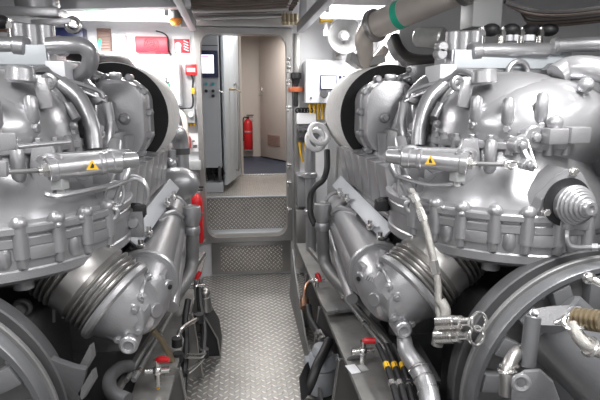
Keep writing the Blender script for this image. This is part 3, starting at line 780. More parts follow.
    c = at(371, 263, 2.12); P('duct_bolt', MB().cyl(c+V((.03, .03, -.02)), c, .024, n=16).bolt(c, (-.6, -.7, .3), .014), 'silver')
    # --- rocker covers: five boxes stepping along the bank
    a0, a1 = V((.565, 3.36, 1.285)), V((.590, 2.32, 1.280))
    n = 6
    for i in range(n):
        c = a0.lerp(a1, (i+.5)/n); ln = (a1-a0).length/n-.016
        rot = Matrix.Rotation(R_(1.4), 3, 'Z') @ Matrix.Rotation(R_(-9), 3, 'Y')
        P('rocker_cover', MB().box(c+rot @ V((.12, 0, -.115)), (.24, ln, .23), rot, .006), 'silver_smooth')
    P('head_flange', MB().beam(V((.60, 3.36, 1.045)), V((.66, 2.30, 1.03)), .09, .02), 'silver')
    P('end_knob', MB().cyl(at(381, 204, 2.30), at(387, 204, 2.24), .034, n=18, bev=.005), 'black')
    # flat bar with chrome clips
    f0, f1 = at(337, 181, 3.12), at(388, 234, 2.30)
    P('cover_strip', MB().beam(f0, f1, .085, .012, (-.75, 0, .65), .003), 'cab')
    for q, Y in (((340, 193), 2.9), ((347, 199), 2.8), ((370, 226), 2.42), ((380, 238), 2.28)):
        c = at(*q, Y); P('clip', MB().box(c, (.035, .035, .02)).cyl(c+V((0, 0, -.02)), c+V((0, 0, .03)), .012, n=10), 'chrome')
    # angled support bracket by the standpipe
    bq = MB().tube([at(333, 214, 2.95), at(341, 209, 2.9), at(352, 212, 2.8), at(359, 214, 2.75)], .022, 8)
    bq.tube([at(333, 214, 2.95), at(340, 206, 2.92), at(346, 202, 2.95)], .018, 8)
    P('support_bracket', bq, 'silver')
    # --- air filter drum
    fc = V((.825, 3.08, 1.50))
    af = P('air_filter', MB().lathe([(.20, .0), (.305, .0), (.310, .01), (.312, .30), (.310, .54), (.26, .56), (.0005, .56)], fc, (0, 1, 0), 72), 'pleat', ang=50, label='pale pleated filter drum')
    P('end_seal', MB().lathe([(.13, .02), (.13, -.008), (.296, -.012), (.306, -.006), (.306, .004)], fc, (0, 1, 0), 64), 'foam', af, label='black foam end ring')
    # --- compressor casing in front of filter
    cc = V((.735, 2.72, 1.50))
    dsh = lambda w_, h_, r_, y_: [cc+V((x, y_, z)) for x, z in rrect(-w_, w_, -h_, h_, r_, 8)]
    cs = MB().prism(dsh(.142, .200, .118, -.012), (0, .32, 0), .020)
    P('compressor_casing', cs, 'silver', ang=50)
    P('casing_flange', MB().prism(dsh(.155, .214, .128, .10), (0, .03, 0), .005), 'silver')
    for x, z in ((-.13, .14), (-.06, .212), (.06, .212), (.13, .14), (-.152, .03), (-.15, -.09), (-.10, -.19)):
        P('casing_bolt', MB().cyl(cc+V((x, .07, z)), cc+V((x, .13, z)), .020, n=14, bev=.005), 'silver')
    P('casing_lug', MB().box(cc+V((.0, .05, .215)), (.06, .05, .04), bev=.012), 'silver')
    P('casing_ridge', MB().tube([cc+V((.06, .04, .21)), cc+V((.07, -.045, .12)), cc+V((.06, -.065, 0)), cc+V((.05, -.05, -.14)), cc+V((.04, .02, -.22))], [.010, .014, .016, .018, .018], 12, 6), 'silver', ang=60)
    P('casing_neck', MB().tube([cc+V((.12, -.03, .12)), cc+V((.14, -.05, .0)), cc+V((.15, -.02, -.16))], [.05, .06, .07], 16, 5), 'silver', ang=60)
    c = cc+V((-.045, -.016, .0)); P('centre_bolt', MB().ball(c, .030, (1, .5, 1), 16).bolt(c+V((0, -.012, 0)), (0, -1, 0), .018, .022), 'silver')
    for dx in (-.05, .06):
        P('casing_leg', MB().lathe([(.032, -.30), (.040, -.28), (.034, -.22), (.040, -.15), (.045, -.10)], cc+V((dx, -.06, .02)), (0, 0, 1), 18), 'silver')
    P('casing_foot', MB().box(cc+V((.01, -.04, -.30)), (.17, .14, .05), bev=.012), 'silver')
    # --- volute between compressor and dome: curved casting, arc flange, hoses
    P('volute', MB().tube([V((.78, 2.72, 1.30)), V((.80, 2.62, 1.45)), V((.86, 2.55, 1.60)), V((.98, 2.52, 1.68)), V((1.1, 2.5, 1.68))], [.07, .09, .10, .10, .10], 20, 6), 'silver', ang=60)
    arc = MB()
    ac = at(468, 130, 2.35)
    pts = [at(462, 84, 2.30), at(449, 96, 2.28), at(441, 112, 2.26), at(437, 128, 2.24), at(436, 146, 2.22)]
    arc.tube(pts, .024, 12)
    arc.tube([p+V((-.075, .03, .0)) for p in pts], .034, 12)
    arc.tube([p+V((.045, .0, -.01)) for p in pts], .030, 12)
    P('arc_flange', arc, 'silver')
    for p in smooth_path(pts, 2)[::1]: P('arc_bolt', MB().bolt(p+V((-.005, -.018, 0)), (-.3, -1, .1), .011, .016), 'silver')
    P('clamp_bracket', MB().box(at(437, 140, 2.2), (.05, .04, .12), (0, .2, .1)).cyl(at(434, 118, 2.2), at(441, 104, 2.22), .02, n=12).bolt(at(437, 124, 2.18), (-.2, -1, 0), .014), 'silver')
    P('bracket_plate', MB().box(at(465, 94, 2.0), (.045, .03, .11), (0, .15, 0), .004), 'silver')
    c = at(457, 83, 2.15); P('hose_eye', MB().torus(c, (.2, -1, 0), .024, .011, 20, 8), 'silver')
    P('oil_line', MB().tube([at(406, 98, 2.4), at(410, 92, 2.4), at(425, 86, 2.36), at(440, 82, 2.32), at(452, 76, 2.28), at(458, 71, 2.25), at(466, 72, 2.22), at(475, 77, 2.18)], .011, 8)
      .tube([at(404, 102, 2.4), at(413, 97, 2.4), at(428, 91, 2.36), at(442, 86, 2.32), at(455, 74, 2.28)], .008, 8), 'silver_smooth')
    P('pipe_union', MB().box(at(412, 98, 2.42), (.05, .05, .055), (0, .4, .2), .01).cyl(at(404, 100, 2.42), at(420, 96, 2.42), .02, n=12), 'silver')
    P('coolant_hose', MB().tube([at(404, 102, 2.42), at(402, 118, 2.42), at(404, 136, 2.40), at(412, 148, 2.35)], .024, 12), 'silver_smooth')
    P('coolant_hose', MB().tube([at(421, 92, 2.5), at(418, 108, 2.46), at(421, 126, 2.42), at(420, 148, 2.36)], .036, 14), 'silver_smooth')
    P('gasket_block', MB().box(at(421, 74, 2.8), (.16, .06, .10), (0, -.1, 0), .012).cyl(at(402, 80, 2.8), at(416, 74, 2.8), .03, n=14), 'silver')
    for q in ((409, 70), (433, 68), (409, 80)): P('block_bolt', MB().ball(at(*q, 2.76), .016, n=10), 'silver')
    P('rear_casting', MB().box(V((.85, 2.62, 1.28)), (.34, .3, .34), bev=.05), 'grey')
    # small studs/fittings between
    rr = random.Random(9)
    for i in range(16):
        p = at(rr.uniform(408, 450), rr.uniform(118, 152), 2.33); P('fitting', MB().cyl(p, p+V((rr.uniform(-.03, .03), -.03, rr.uniform(-.05, .05))), rr.uniform(.009, .018), n=10), 'silver')
    # --- actuator
    aY = 1.86
    a0, a1 = at(404, 157.5, aY+.08), at(468, 163.5, aY-.05)
    ad = (a1-a0).normalized()
    ac_ = P('flap_actuator', MB().cyl(a0, a1, .038, n=28, bev=.004).cyl(a0-ad*.005, a0+ad*.03, .043, n=28, bev=.004).cyl(a0+ad*.055, a0+ad*.075, .042, n=28, bev=.004).cyl(a1-ad*.03, a1, .041, n=28, bev=.003), 'silver_smooth', label='hydraulic flap cylinder')
    P('tail', MB().cyl(a0-ad*.07, a0, .028, .032, 24, .004), 'silver_smooth', ac_)
    P('gland_nut', MB().cyl(a1, a1+ad*.018, .026, .022, 6).cyl(a1+ad*.018, a1+ad*.03, .014, n=14), 'chrome', ac_)
    r1 = at(504, 164.5, aY-.10)
    P('rod', MB().cyl(a1, r1, .0085, n=14), 'hull', ac_, label='dark steel push rod')
    P('reservoir', MB().beam(at(414, 151, aY+.075), at(462, 153, aY-.03), .05, .035, (0, 0, 1), .014), 'silver', ac_)
    for q, Yq in (((410, 151), aY+.07), ((466, 154), aY-.04)):
        c = at(*q, Yq); P('mounting_eye', MB().torus(c, (0, 1, 0.2), .021, .010, 20, 8, 1.5, .85), 'silver', ac_)
    tc = at(430.5, 160.5, aY-.02); tn = (CAM-tc).normalized(); tx = V((1, -.25*1, 0)).normalized(); ty = tn.cross(tx)*-1 if tn.cross(tx).z < 0 else tn.cross(tx)
    tc = tc+tn*.026
    P('warning_label', MB().prism([tc-tx*.021-ty*.015, tc+tx*.021-ty*.015, tc+ty*.021], tn*.003), 'yellow', ac_, label='yellow warning triangle')
    P('warning_mark', MB().prism([tc+tn*.003-tx*.004-ty*.009, tc+tn*.003+tx*.008-ty*.009, tc+tn*.003+tx*.003+ty*.002, tc+tn*.003+ty*.009-tx*.001, tc+tn*.003-tx*.006+ty*.0], tn*.001), 'black', ac_)
    P('mount_plate', MB().prism([at(464, 139, 1.90), at(478, 138, 1.90), at(481, 160, 1.90), at(476, 184, 1.90), at(466, 189, 1.90), at(457, 176, 1.90), at(457, 158, 1.90)], (0, .03, 0), .004), 'silver', ac_)
    P('mount_arm', MB().prism([at(428, 158, 1.95), at(460, 160, 1.93), at(459, 174, 1.93), at(444, 171, 1.95), at(434, 174, 1.95), at(428, 170, 1.95)], (0, .03, 0), .004), 'silver', ac_)
    # clevis and lever
    cv = MB().cyl(r1, r1+ad*.02, .013, n=6); c1 = at(512, 165, aY-.12); c2 = at(526, 164.5, aY-.14); c3 = at(519, 145, aY-.10); c4 = at(537, 166, aY-.16)
    cv.torus(c1, (0, -1, .2), .016, .007, 20, 8, 1.6, .8)
    P('clevis', cv, 'chrome', ac_)
    lv_ = MB().beam(c2, at(535, 168, aY-.15), .018, .036, (0, 0, 1), .006).beam(at(531, 167, aY-.15), c3, .02, .036, (0, 1, 0), .006)
    lv_.cyl(c3+V((0, .04, 0)), c3+V((0, -.02, 0)), .030, n=20, bev=.004).cyl(c2+V((0, .02, 0)), c2+V((0, -.02, 0)), .022, n=18, bev=.003)
    lv_.bolt(c3+V((0, -.02, 0)), (0, -1, 0), .016).bolt(c2+V((0, -.02, 0)), (0, -1, 0), .012)
    P('crank_lever', lv_, 'silver', ac_)
    c5 = at(533, 137, aY-.05)
    P('lever_hub', MB().cyl(c5+V((0, .12, 0)), c5+V((0, -.02, 0)), .045, n=26, bev=.006).bolt(c5+V((0, -.02, 0)), (0, -1, 0), .018).beam(c3+V((0, .02, 0)), c5+V((0, .02, 0)), .05, .02, (0, 1, 0)), 'silver', ac_)
    P('link_rod', MB().cyl(at(527, 140, aY-.09), at(536, 168, aY-.17), .007, n=10), 'chrome', ac_)
    c = at(457.5, 176, aY-.02); P('valve_nut', MB().box(c, (.044, .044, .042), (0, 0, .3), .004).cyl(c+V((0, 0, -.04)), c+V((0, 0, .04)), .013, n=12), 'clear', ac_)
    P('pressure_line', MB().tube([at(457, 180, aY), at(450, 184, aY), at(432, 185, aY+.04), at(415, 182, aY+.08), at(402, 178, aY+.12), at(396, 176, aY+.15)], .008, 8), 'silver_smooth')
    # cable loop
    lc = at(401, 170, 2.08)
    P('cable_loop', MB().tube([at(392, 158, 2.1), at(399, 172, 2.08), at(398, 190, 2.06), at(404, 201, 2.05), at(412, 198, 2.04), at(415, 188, 2.04), at(409, 178, 2.05), at(398, 177, 2.06)], .0075, 8)
      .tube([at(390, 160, 2.1), at(394, 172, 2.08), at(401, 183, 2.07), at(407, 196, 2.05)], .009, 8).tube([at(394, 156, 2.1), at(404, 168, 2.09), at(408, 180, 2.08)], .007, 8), 'silver_smooth')
    P('valve_body', MB().box(at(396, 152, 2.2), (.06, .06, .05), (0, 0, .4), .008).box(at(404, 172, 2.14), (.035, .04, .05), (.2, 0, .3), .006).cyl(at(392, 165, 2.2), at(398, 176, 2.16), .022, n=14).cyl(at(400, 140, 2.25), at(402, 150, 2.2), .028, n=14), 'silver')
    P('rail_box', MB().box(at(381, 205, 2.22), (.05, .06, .05), bev=.006), 'black')
    # side casting under actuator
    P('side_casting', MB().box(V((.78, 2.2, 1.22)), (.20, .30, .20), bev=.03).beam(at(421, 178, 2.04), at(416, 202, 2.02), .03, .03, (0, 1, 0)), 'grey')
    # shield plate with plug behind the bellows
    c = at(375, 203, 2.33) if False else at(376, 217, 2.28)
    # --- manifold on top
    tY = 2.45
    p0, p1 = at(447, 73, tY), at(566, 73, tY-.05)
    mf = P('top_manifold', MB().box(V((1.23, tY+.05, 1.775)), (.62, .22, .115), bev=.006), 'silver')
    P('cover_plate', MB().box(V((1.23, tY-.065, 1.79)), (.60, .015, .085), bev=.003), 'cabl', mf)
    P('side_plate', MB().box(at(440, 75, tY-.02), (.08, .20, .09), bev=.004), 'panelwhite', mf)
    tp = MB().cyl(at(478, 51, tY-.05), at(548, 50, tY-.08), .036, n=24, bev=.004).cyl(at(470, 52, tY-.05), at(480, 51, tY-.05), .044, n=20, bev=.005).cyl(at(548, 49, tY-.08), at(553, 49, tY-.08), .028, n=6)
    P('top_pipe', tp, 'silver', mf)
    P('pipe_extension', MB().cyl(at(555, 45, tY-.08), at(640, 43, tY-.3), .034, n=20, bev=.003).cyl(at(553, 46, tY-.08), at(560, 46, tY-.08), .042, n=20, bev=.004), 'silver', mf)
    for q in ((453, 44), (464, 44), (475, 43)):
        c = at(*q, tY+.02); P('rail_stub', MB().cyl(c+V((0, 0, -.10)), c+V((0, 0, .06)), .040, n=18, bev=.006), 'silver', mf)
    for q in ((442, 47), (441, 54)):
        c = at(*q, tY-.02); P('lug', MB().cyl(c+V((0, .04, 0)), c+V((0, -.02, 0)), .028, n=16, bev=.006), 'silver', mf)
    for x in (482, 502, 521, 540):
        c = at(x, 34, tY); P('sensor', MB().cyl(c+V((0, 0, -.06)), c+V((0, 0, .03)), .016, n=12).cyl(c+V((0, 0, -.01)), c+V((0, 0, .02)), .022, n=6), 'chrome', mf)
        c = at(x+9, 30, tY); P('plug_cap', MB().ball(c, .045, (1, 1, .7), 14), 'black', mf)
    for x in (509, 515, 527, 531):
        P('rail_block', MB().box(at(x, 38, tY-.03), (.022, .03, .03)), 'panelwhite', mf)
    c = at(466, 66, tY-.10)
    P('arch_mount', MB().torus(at(518, 72, tY-.09), (0, 1, 0), .05, .014, 24, 8), 'silver', mf)
    P('end_lug', MB().prism([at(545, 70, tY-.12), at(553, 63, tY-.12), at(559, 64, tY-.12), at(566, 71, tY-.12)], (0, .04, 0)), 'grey', mf)
    P('outlet_neck', MB().cyl(at(582, 70, 2.0), at(582, 62, 2.0), .035, n=18, bev=.006).tube([at(556, 76, 2.0), at(568, 69, 2.0), at(585, 68, 1.95), at(612, 72, 1.9)], .05, 16), 'silver_smooth')
    return root

eR = engine(1)
eL = engine(-1)
def PR(name, mb, m='silver', par=None, **k): return build(name, mb, M[m], par or eR, 1, **k)
def PL(name, mb, m='silver', par=None, **k): return build(name, mb, M[m], par or eL, 1, **k)

# --- right engine only: stepped bearing plug in triangular plate, lagged bend, lines
bc_ = at(574, 205, 1.60)
ba = V((.03, -1, .05)).normalized(); u, v, w = basis(ba)
tri = []
for q in ((540, 215), (545, 200), (562, 180), (574, 171), (581, 172), (590, 190), (601, 215), (600, 226), (590, 231), (548, 226)): tri.append(at(*q, 1.63)+V((0, -(q[0]-570)*.0006, 0)))
bp_ = PR('bearing_plate', MB().prism(tri, (0, .05, 0), .006).prism([p+V((0, .05, 0)) for p in tri], (.02, .14, 0)), 'silver')
PR('recess_shade', MB().lathe([(.084, -.004), (.088, .0), (.088, .006), (.080, .006)], bc_+V((-.012, .024, .006)), (0, -1, 0), 40).lathe([(.0, 0), (.086, 0), (.086, .004), (0, .004)], bc_+V((-.012, .028, .006)), (0, -1, 0), 40), 'black', bp_)  # flat black disc and ring give the shade of a recess
prf = [(.066, -.03)]
for i, r in enumerate((.072, .067, .060, .051, .042, .032)):
    h = .0125*i; prf += [(r-.003, h), (r, h+.003), (r, h+.008), (r-.004, h+.0115)]
prf += [(.026, .082), (.022, .088), (.012, .088), (.010, .080), (.0, .080)]
PR('stepped_plug', MB().lathe(prf, bc_, ba, 48), 'silver_smooth', bp_, ang=25)
for q in ((545.5, 212), (573, 171.5)):
    c = at(*q, 1.628); PR('plate_bolt', MB().bolt(c, (0, -1, 0), .014, .016), 'chrome', bp_)
PR('lubricant_pipe', MB().tube([at(568, 226, 1.6), at(567, 236, 1.58), at(569, 244, 1.57), at(576, 247, 1.56), at(604, 247, 1.52)], .008, 8, 4).box(at(568, 225, 1.6), (.03, .03, .03)).cyl(at(592, 247, 1.54), at(598, 247, 1.53), .014, n=6), 'silver_smooth')
PR('casting_step', MB().box(at(556, 136, 1.76), (.09, .06, .06), bev=.01), 'silver')
PR('casting_step', MB().box(at(577, 135, 1.74), (.08, .05, .06), bev=.006), 'silver')
PR('cap_nut', MB().ball(at(555, 123, 1.78), .03), 'silver')
PR('cap_nut', MB().ball(at(586, 85, 1.85), .03), 'silver')
PR('lagged_bend', MB().tube([V((1.56, 1.95, 1.70)), V((1.37, 1.62, 1.62)), V((1.288, 1.50, 1.46)), V((1.293, 1.50, 1.33)), V((1.42, 1.52, 1.28))], [.14, .13, .12, .115, .11], 24, 7), 'lag', ang=60, label='foil lagged exhaust bend')
# braided hoses in front of right bellows
bh = thing('braided_hose', at(425, 240, 1.8), 'long steel braided hose with bright unions, hanging before the right bellows', 'hose')
hp_ = [at(411, 190, 1.9), at(418, 205, 1.85), at(426, 228, 1.8), at(433, 258, 1.75), at(438, 285, 1.72), at(438, 305, 1.7), at(440, 318, 1.68)]
build('hose_run', MB().tube(hp_, .014, 12), M['braid'], bh)
for i, j in ((0, .35), (1, .2), (3, .1)): build('union', MB().cyl(hp_[i].lerp(hp_[i+1], j), hp_[i].lerp(hp_[i+1], min(j+.5, 1)), .018, n=6), M['chrome'], bh)
def coupler(y, x0, x1, lab):
    t = thing('hose_coupler', at(x0, y, 1.62), lab, 'coupler')
    a, b = at(x0, y, 1.66), at(x1, y-1, 1.55); d = (b-a).normalized(); L = (b-a).length
    pr = []
    for i in range(7): pr += [(.020, L*.08*i), (.026, L*.08*i+.004), (.026, L*.08*i+.010), (.020, L*.08*i+.013)]
    pr += [(.024, L*.6), (.024, L*.75), (.016, L*.78), (.016, L)]
    build('body', MB().lathe([(.0, 0)]+pr+[(0, L)], a, d, 20), M['chrome'], t)
    build('ring', MB().torus(b+d*.035, (.3, -1, .2), .032, .006, 24, 8), M['chrome'], t)
    return t
coupler(323, 438, 470, 'upper of the two chrome hose couplers between the right bellows and the flywheel housing')
coupler(337, 436, 468, 'lower of the two chrome hose couplers between the right bellows and the flywheel housing')
cpl = at(441, 322, 1.68)
build('braided_hose', MB().tube([at(440, 300, 1.7), at(445, 312, 1.68), at(440, 330, 1.68), at(437, 345, 1.68)], .022, 12), M['braid'], label='short steel braided tail hanging at the chrome couplers', cat='hose')
# lagged pipe bottom centre right
lp_ = thing('coolant_pipe', at(420, 360, 1.7), 'grey coolant pipe curving down from the right engine end cover to the frame', 'pipe')
build('pipe', MB().tube([at(404, 338, 1.85), at(407, 352, 1.75), at(418, 368, 1.68), at(426, 384, 1.62), at(430, 402, 1.56), at(432, 425, 1.5)], [.03, .034, .038, .038, .038, .038], 20, 6), M['silver'], lp_)
jc = MB()
for (x, y, Y) in ((419, 369, 1.67), (424, 379, 1.64), (428, 391, 1.60)): jc.torus(at(x, y, Y), at(430, 402, 1.56)-at(416, 366, 1.69), .038, .005, 24, 6)
build('hose_clip', jc, M['chrome'], lp_)
# --- left engine only: bent pipe on top, coil, plug plate
PL('bent_pipe', MB().tube([at(48, 46, 2.35), at(68, 45, 2.35), at(82, 46, 2.36), at(90, 54, 2.38), at(89, 66, 2.42), at(80, 75, 2.46), at(66, 80, 2.5)], .036, 18, 6), 'silver_smooth', ang=60)
PL('coil_line', MB().torus(at(134, 194, 2.25), (.2, -1, .1), .062, .007, 32, 8, 1, 1.3).torus(at(135, 195, 2.24), (.25, -1, .1), .055, .007, 32, 8, 1, 1.3), 'silver_smooth')
PL('plug_plate', MB().box(at(134, 224, 2.2), (.085, .02, .115), (0, 0, -.2), .003).lathe([(.0, .018), (.02, .016), (.026, .0)], at(133, 223, 2.185), (0, -1, 0), 20), 'silver')
PL('oil_line', MB().tube([at(45, 194, 1.75), at(58, 196, 1.76), at(85, 191, 1.85), at(108, 186, 1.95), at(122, 182, 2.05)], .010, 8), 'silver_smooth')
PL('link_arm', MB().beam(at(-10, 168, 1.62), at(8, 169, 1.62), .02, .05, (0, 0, 1), .008).beam(at(-6, 142, 1.66), at(17, 141, 1.68), .02, .055, (0, 0, 1), .008).cyl(at(17, 147, 1.66), at(70, 142, 1.8), .008, n=10), 'silver')

# raised lettering on the duct end
def letters(S, body, pos, nrm, up, size, parent):
    cu = bpy.data.curves.new('lettering', 'FONT'); cu.body = body; cu.size = size; cu.extrude = .0025; cu.align_x = 'CENTER'; cu.align_y = 'CENTER'
    t = bpy.data.objects.new('lettering_source', cu); COL.objects.link(t)
    dg = bpy.context.evaluated_depsgraph_get(); me = bpy.data.meshes.new_from_object(t.evaluated_get(dg)); bpy.data.objects.remove(t); bpy.data.curves.remove(cu)
    n = V(nrm).normalized(); x = V(up).cross(n).normalized(); y = n.cross(x)
    mtx = Matrix((x, y, n)).transposed()
    for vv in me.vertices: vv.co = mtx @ vv.co
    me.materials.append(M['silver_smooth'])
    return link('lettering', me, parent, pos)

letters(1, 'mtu', LET[0], LET[1], (.45, .25, 1), .055, eR)
# ================================================================== STANDPIPES beside walkway
for S in (1, -1):
    t = thing('standpipe', (.40, 3.0, .3), side(S, 'grey upright standpipe with a flared top, in front of the narrow red extinguisher', 'grey upright standpipe with a flared top, beside the looped black hose'), 'pipe', 'grey standpipes', S)
    tp = at(322, 203, 3.0)
    tp = V((.40, 3.0, .965))
    build('pipe', MB().tube([tp, tp+V((0, 0, -.15)), V((.405, 3.0, .72)), at(324, 257, 3.0), at(329, 271, 2.92), at(348, 292, 2.68), at(376, 316, 2.36)], .040, 20, 5), M['hull'], t, S, ang=60)
    build('cap', MB().lathe([(.040, -.11), (.053, -.075), (.056, -.02), (.053, .0), (.046, .004), (.042, -.01), (.0, -.012)], tp, (0, 0, 1), 28), M['silver'], t, S)
    build('clamp', MB().beam(tp+V((0, .02, -.15)), tp+V((.16, .0, -.13)), .02, .03).lathe([(.041, -.17), (.046, -.16), (.046, -.13), (.041, -.12)], tp, (0, 0, 1), 20), M['silver'], t, S)
# vertical service pipes at right bulkhead
vp = thing('service_pipe', at(312, 170, 3.7), 'pale lagged pipe with a looped hose, upright between the doorway and right air filter', 'pipe')
build('pipe', MB().tube([at(328, 128, 3.6), at(317, 131, 3.65), at(311, 142, 3.7), at(310, 165, 3.7), at(311, 200, 3.7), at(311, 260, 3.7)], .042, 16), M['silver'], vp)
build('loop', MB().torus(at(316, 140, 3.55), (.3, -1, .3), .07, .018, 28, 10), M['white'], vp)
build('loop', MB().torus(at(319, 134, 3.5), (.5, -1, .6), .075, .018, 28, 10), M['white'], vp)
build('joint', MB().cyl(at(310, 178, 3.7), at(310, 172, 3.7), .056, n=20, bev=.008), M['silver'], vp)
build('joint', MB().cyl(at(311, 215, 3.7), at(311, 209, 3.7), .056, n=20, bev=.008), M['silver'], vp)
build('hose', MB().tube([at(327, 150, 3.25), at(327, 168, 3.2), at(323, 180, 3.2), at(314, 188, 3.2), at(310, 200, 3.2), at(311, 215, 3.15), at(315, 225, 3.1)], .02, 10), M['black'], label='black hose curving down beside the right standpipe', cat='hose')
vp = thing('service_pipe', at(180, 165, 3.8), 'pale bent pipe with a dark coupling, upright beside the beige hose', 'pipe')
build('pipe', MB().tube([at(170, 135, 3.7), at(177, 133, 3.75), at(180, 141, 3.8), at(181, 165, 3.8), at(183, 195, 3.8), at(185, 240, 3.8)], .06, 16), M['silver'], vp)
build('coupling', MB().cyl(at(180.5, 148, 3.8), at(180.7, 154, 3.8), .068, n=20), M['dgrey'], vp)
build('valves', MB().cyl(at(172, 150, 3.7), at(172, 176, 3.7), .03, n=14).cyl(at(168, 160, 3.68), at(178, 160, 3.68), .02).cyl(at(168, 172, 3.68), at(178, 172, 3.68), .03).ball(at(172, 164, 3.66), .035), M['silver'], vp)
build('intercooler_cover', MB().ball(V((-.56, 3.62, 1.0)), .16, (1, .6, .8), 24), M['silver'], eL, 1)

# ================================================================== ENGINE BEDS
def bed(S):
    t = thing('engine_bed', (.6, 3.0, 0), side(S, 'dark steel engine bed along the left edge of the walkway', 'dark steel engine bed along the right edge of the walkway'), 'frame', 'steel engine beds', S)
    # side sheet along the plates
    if S > 0:
        g = MB().prism([(.275, 3.9, .0), (.275, 1.9, .0), (.275, 1.9, .10), (.275, 2.9, .14), (.275, 3.5, .36), (.30, 3.9, .40)], (.010, 0, 0))
        build('kick_plate', g, M['hull'], t, S)
        q = [(.335, 3.9, .45), (.60, 3.9, .45), (.58, 1.5, .43), (.358, 1.5, .43)]
    else:
        q = [(.39, 3.9, .40), (.60, 3.9, .40), (.58, 1.5, .36), (.43, 1.5, .36)]
    build('top_flange', MB().prism(q, (0, 0, -.025), .004), M['worn'], t, S)
    gx = .345 if S > 0 else .40
    build('web', MB().prism([(.42, 3.9, .41), (.44, 1.5, .39), (.44, 1.5, -.25), (.42, 3.9, -.25)] if S > 0 else [(.45, 3.9, .38), (.47, 1.5, .34), (.47, 1.5, -.25), (.45, 3.9, -.25)], (.03, .0, 0)), M['dgrey'], t, S)
    for y in (3.3, 2.72, 2.12, 1.75):
        build('gusset', MB().prism([(gx, y, .40), (.46, y, .40), (.46, y, .0), (gx-.045, y, .0)], (.0, .014, .0)).beam(V((gx-.005, y+.007, .40)), V((gx-.05, y+.007, .0)), .035, .010, (1, 0, 0)), M['steel'], t, S)
    return t
bR = bed(1); bL = bed(-1)
for S in (1, -1):
    for k in (0, 1):
        a, b = V((.43+.035*k, 2.95, .50)), V((.56+.03*k, 1.95, .46))
        rd = build('guide_rod', MB().cyl(a, b, .011, n=10), M['hull'], side(S, bL, bR), S)
        for t_ in (.3, .62, .93): build('nut', MB().cyl(a.lerp(b, t_), a.lerp(b, t_+.025), .018, n=6), M['chrome'], rd, S)
# long tie rail beneath the ducts
for S in (1, -1):
    build('tie_bar', MB().beam((.36, 3.3, .58), (.62, 1.9, .44), .022, .03), M['steel'], side(S, bL, bR), S)

# ================================================================== FLYWHEEL HOUSINGS / GEARBOXES
def gearbox(S):
    t = thing('gearbox', (1.18, 1.6, 0), side(S, 'grey gearbox bell housing with stepped ribs, below the left engine dome', 'grey gearbox bell housing with a flanged drive cover, below the right engine dome'), 'gearbox', 'twin gearboxes', S)
    c = V((1.19 if S > 0 else 1.22, 1.52, .54)); ax = V((0, -1, 0))
    def P(n, mb, m='silver', par=None, **k): return build(n, mb, M[m], par or t, S, **k)
    P('bell_housing', MB().lathe([(.474, -.12), (.477, .014), (.480, .02), (.498, .02), (.502, .014), (.502, -.06), (.44, -.12), (.30, -.40)], c, ax, 96).lathe([(.0, -.14), (.477, -.14), (.477, -.12), (.0, -.12)], c, ax, 64), 'gear')
    P('outer_rim', MB().lathe([(.50, -.05), (.514, -.05), (.518, -.046), (.518, -.034), (.514, -.03), (.50, -.03)], c, ax, 96), 'hull')
    P('back_plate', MB().lathe([(.30, -.16), (.515, -.16), (.52, -.15), (.52, -.10), (.515, -.095), (.30, -.095)], c, ax, 80), 'dgrey')
    P('hub', MB().lathe([(.0, .08), (.13, .08), (.15, .06), (.17, -.03)], c, ax, 40), 'gear')
    k = 0
    for a in range(15, 375, 24):
        r = R_(a); d = V((math.cos(r), 0, math.sin(r)))
        P('rib', MB().beam(c+d*.14+V((0, .08, 0)), c+d*.46+V((0, .08, 0)), .04, .06, (0, 1, 0), .006), 'gear')
        d2 = V((math.cos(r+.21), 0, math.sin(r+.21)))
        P('rim_bolt', MB().lathe([(.024, -.10), (.024, .0)], c+d2*.455+V((0, .035, 0)), ax, 14).bolt(c+d2*.455+V((0, .035, 0)), ax, .014, .016), 'silver')
    for a in (98, 116, 134, 152, 170, 188, 206):
        r = R_(a); d = V((math.cos(r), 0, math.sin(r)))
        P('stepped_lug', MB().beam(c+d*.24+V((0, .07, 0)), c+d*.476+V((0, .03, 0)), .07, .10, (0, 1, 0), .01), 'grey')
    # block behind in the shade
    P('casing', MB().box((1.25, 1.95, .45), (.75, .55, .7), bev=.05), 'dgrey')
    return t
gR = gearbox(1); gL = gearbox(-1)
# right: power take-off: flanged lid on a column, cylindrical body running down right
def GR(n, mb, m='silver', par=None, **k): return build(n, mb, M[m], par or gR, 1, **k)
b0, b1 = at(560, 322, 1.42), at(640, 400, 1.22)
pto = GR('drive_body', MB().cyl(at(548, 318, 1.47), at(650, 420, 1.25), .125, n=40, bev=.012).beam(at(540, 345, 1.42), at(630, 432, 1.2), .03, .05), 'gear')
fl = [at(528, 314, 1.36), at(533, 309, 1.36), at(552, 306, 1.38), at(573, 305, 1.38), at(582, 309, 1.38), at(586, 318, 1.36), at(575, 326, 1.33), at(538, 325, 1.33)]
GR('lid_flange', MB().prism(fl, V((0, .02, -.035))), 'silver', pto)
for q in ((534, 314), (578, 311)): GR('lid_bolt', MB().bolt(at(*q, 1.35), (0, -.6, .8), .012, .014), 'silver', pto)
GR('column', MB().cyl(at(533, 316, 1.34), at(527, 368, 1.30), .024, n=22, bev=.004), 'gear')
GR('elbow_pipe', MB().tube([at(527, 349, 1.36), at(517, 353, 1.33), at(510, 363, 1.30), at(507, 376, 1.28), at(506, 395, 1.27)], .021, 16), 'steel')
GR('pipe_clip', MB().torus(at(509, 366, 1.30), (0, .3, 1), .024, .006, 22, 8).torus(at(507.5, 371, 1.29), (0, .3, 1), .024, .006, 22, 8), 'chrome')
wp = [at(512, 380, 1.22), at(524, 372, 1.22), at(540, 371, 1.22), at(553, 383, 1.22), at(560, 402, 1.22), at(556, 420, 1.22), at(510, 420, 1.22)]
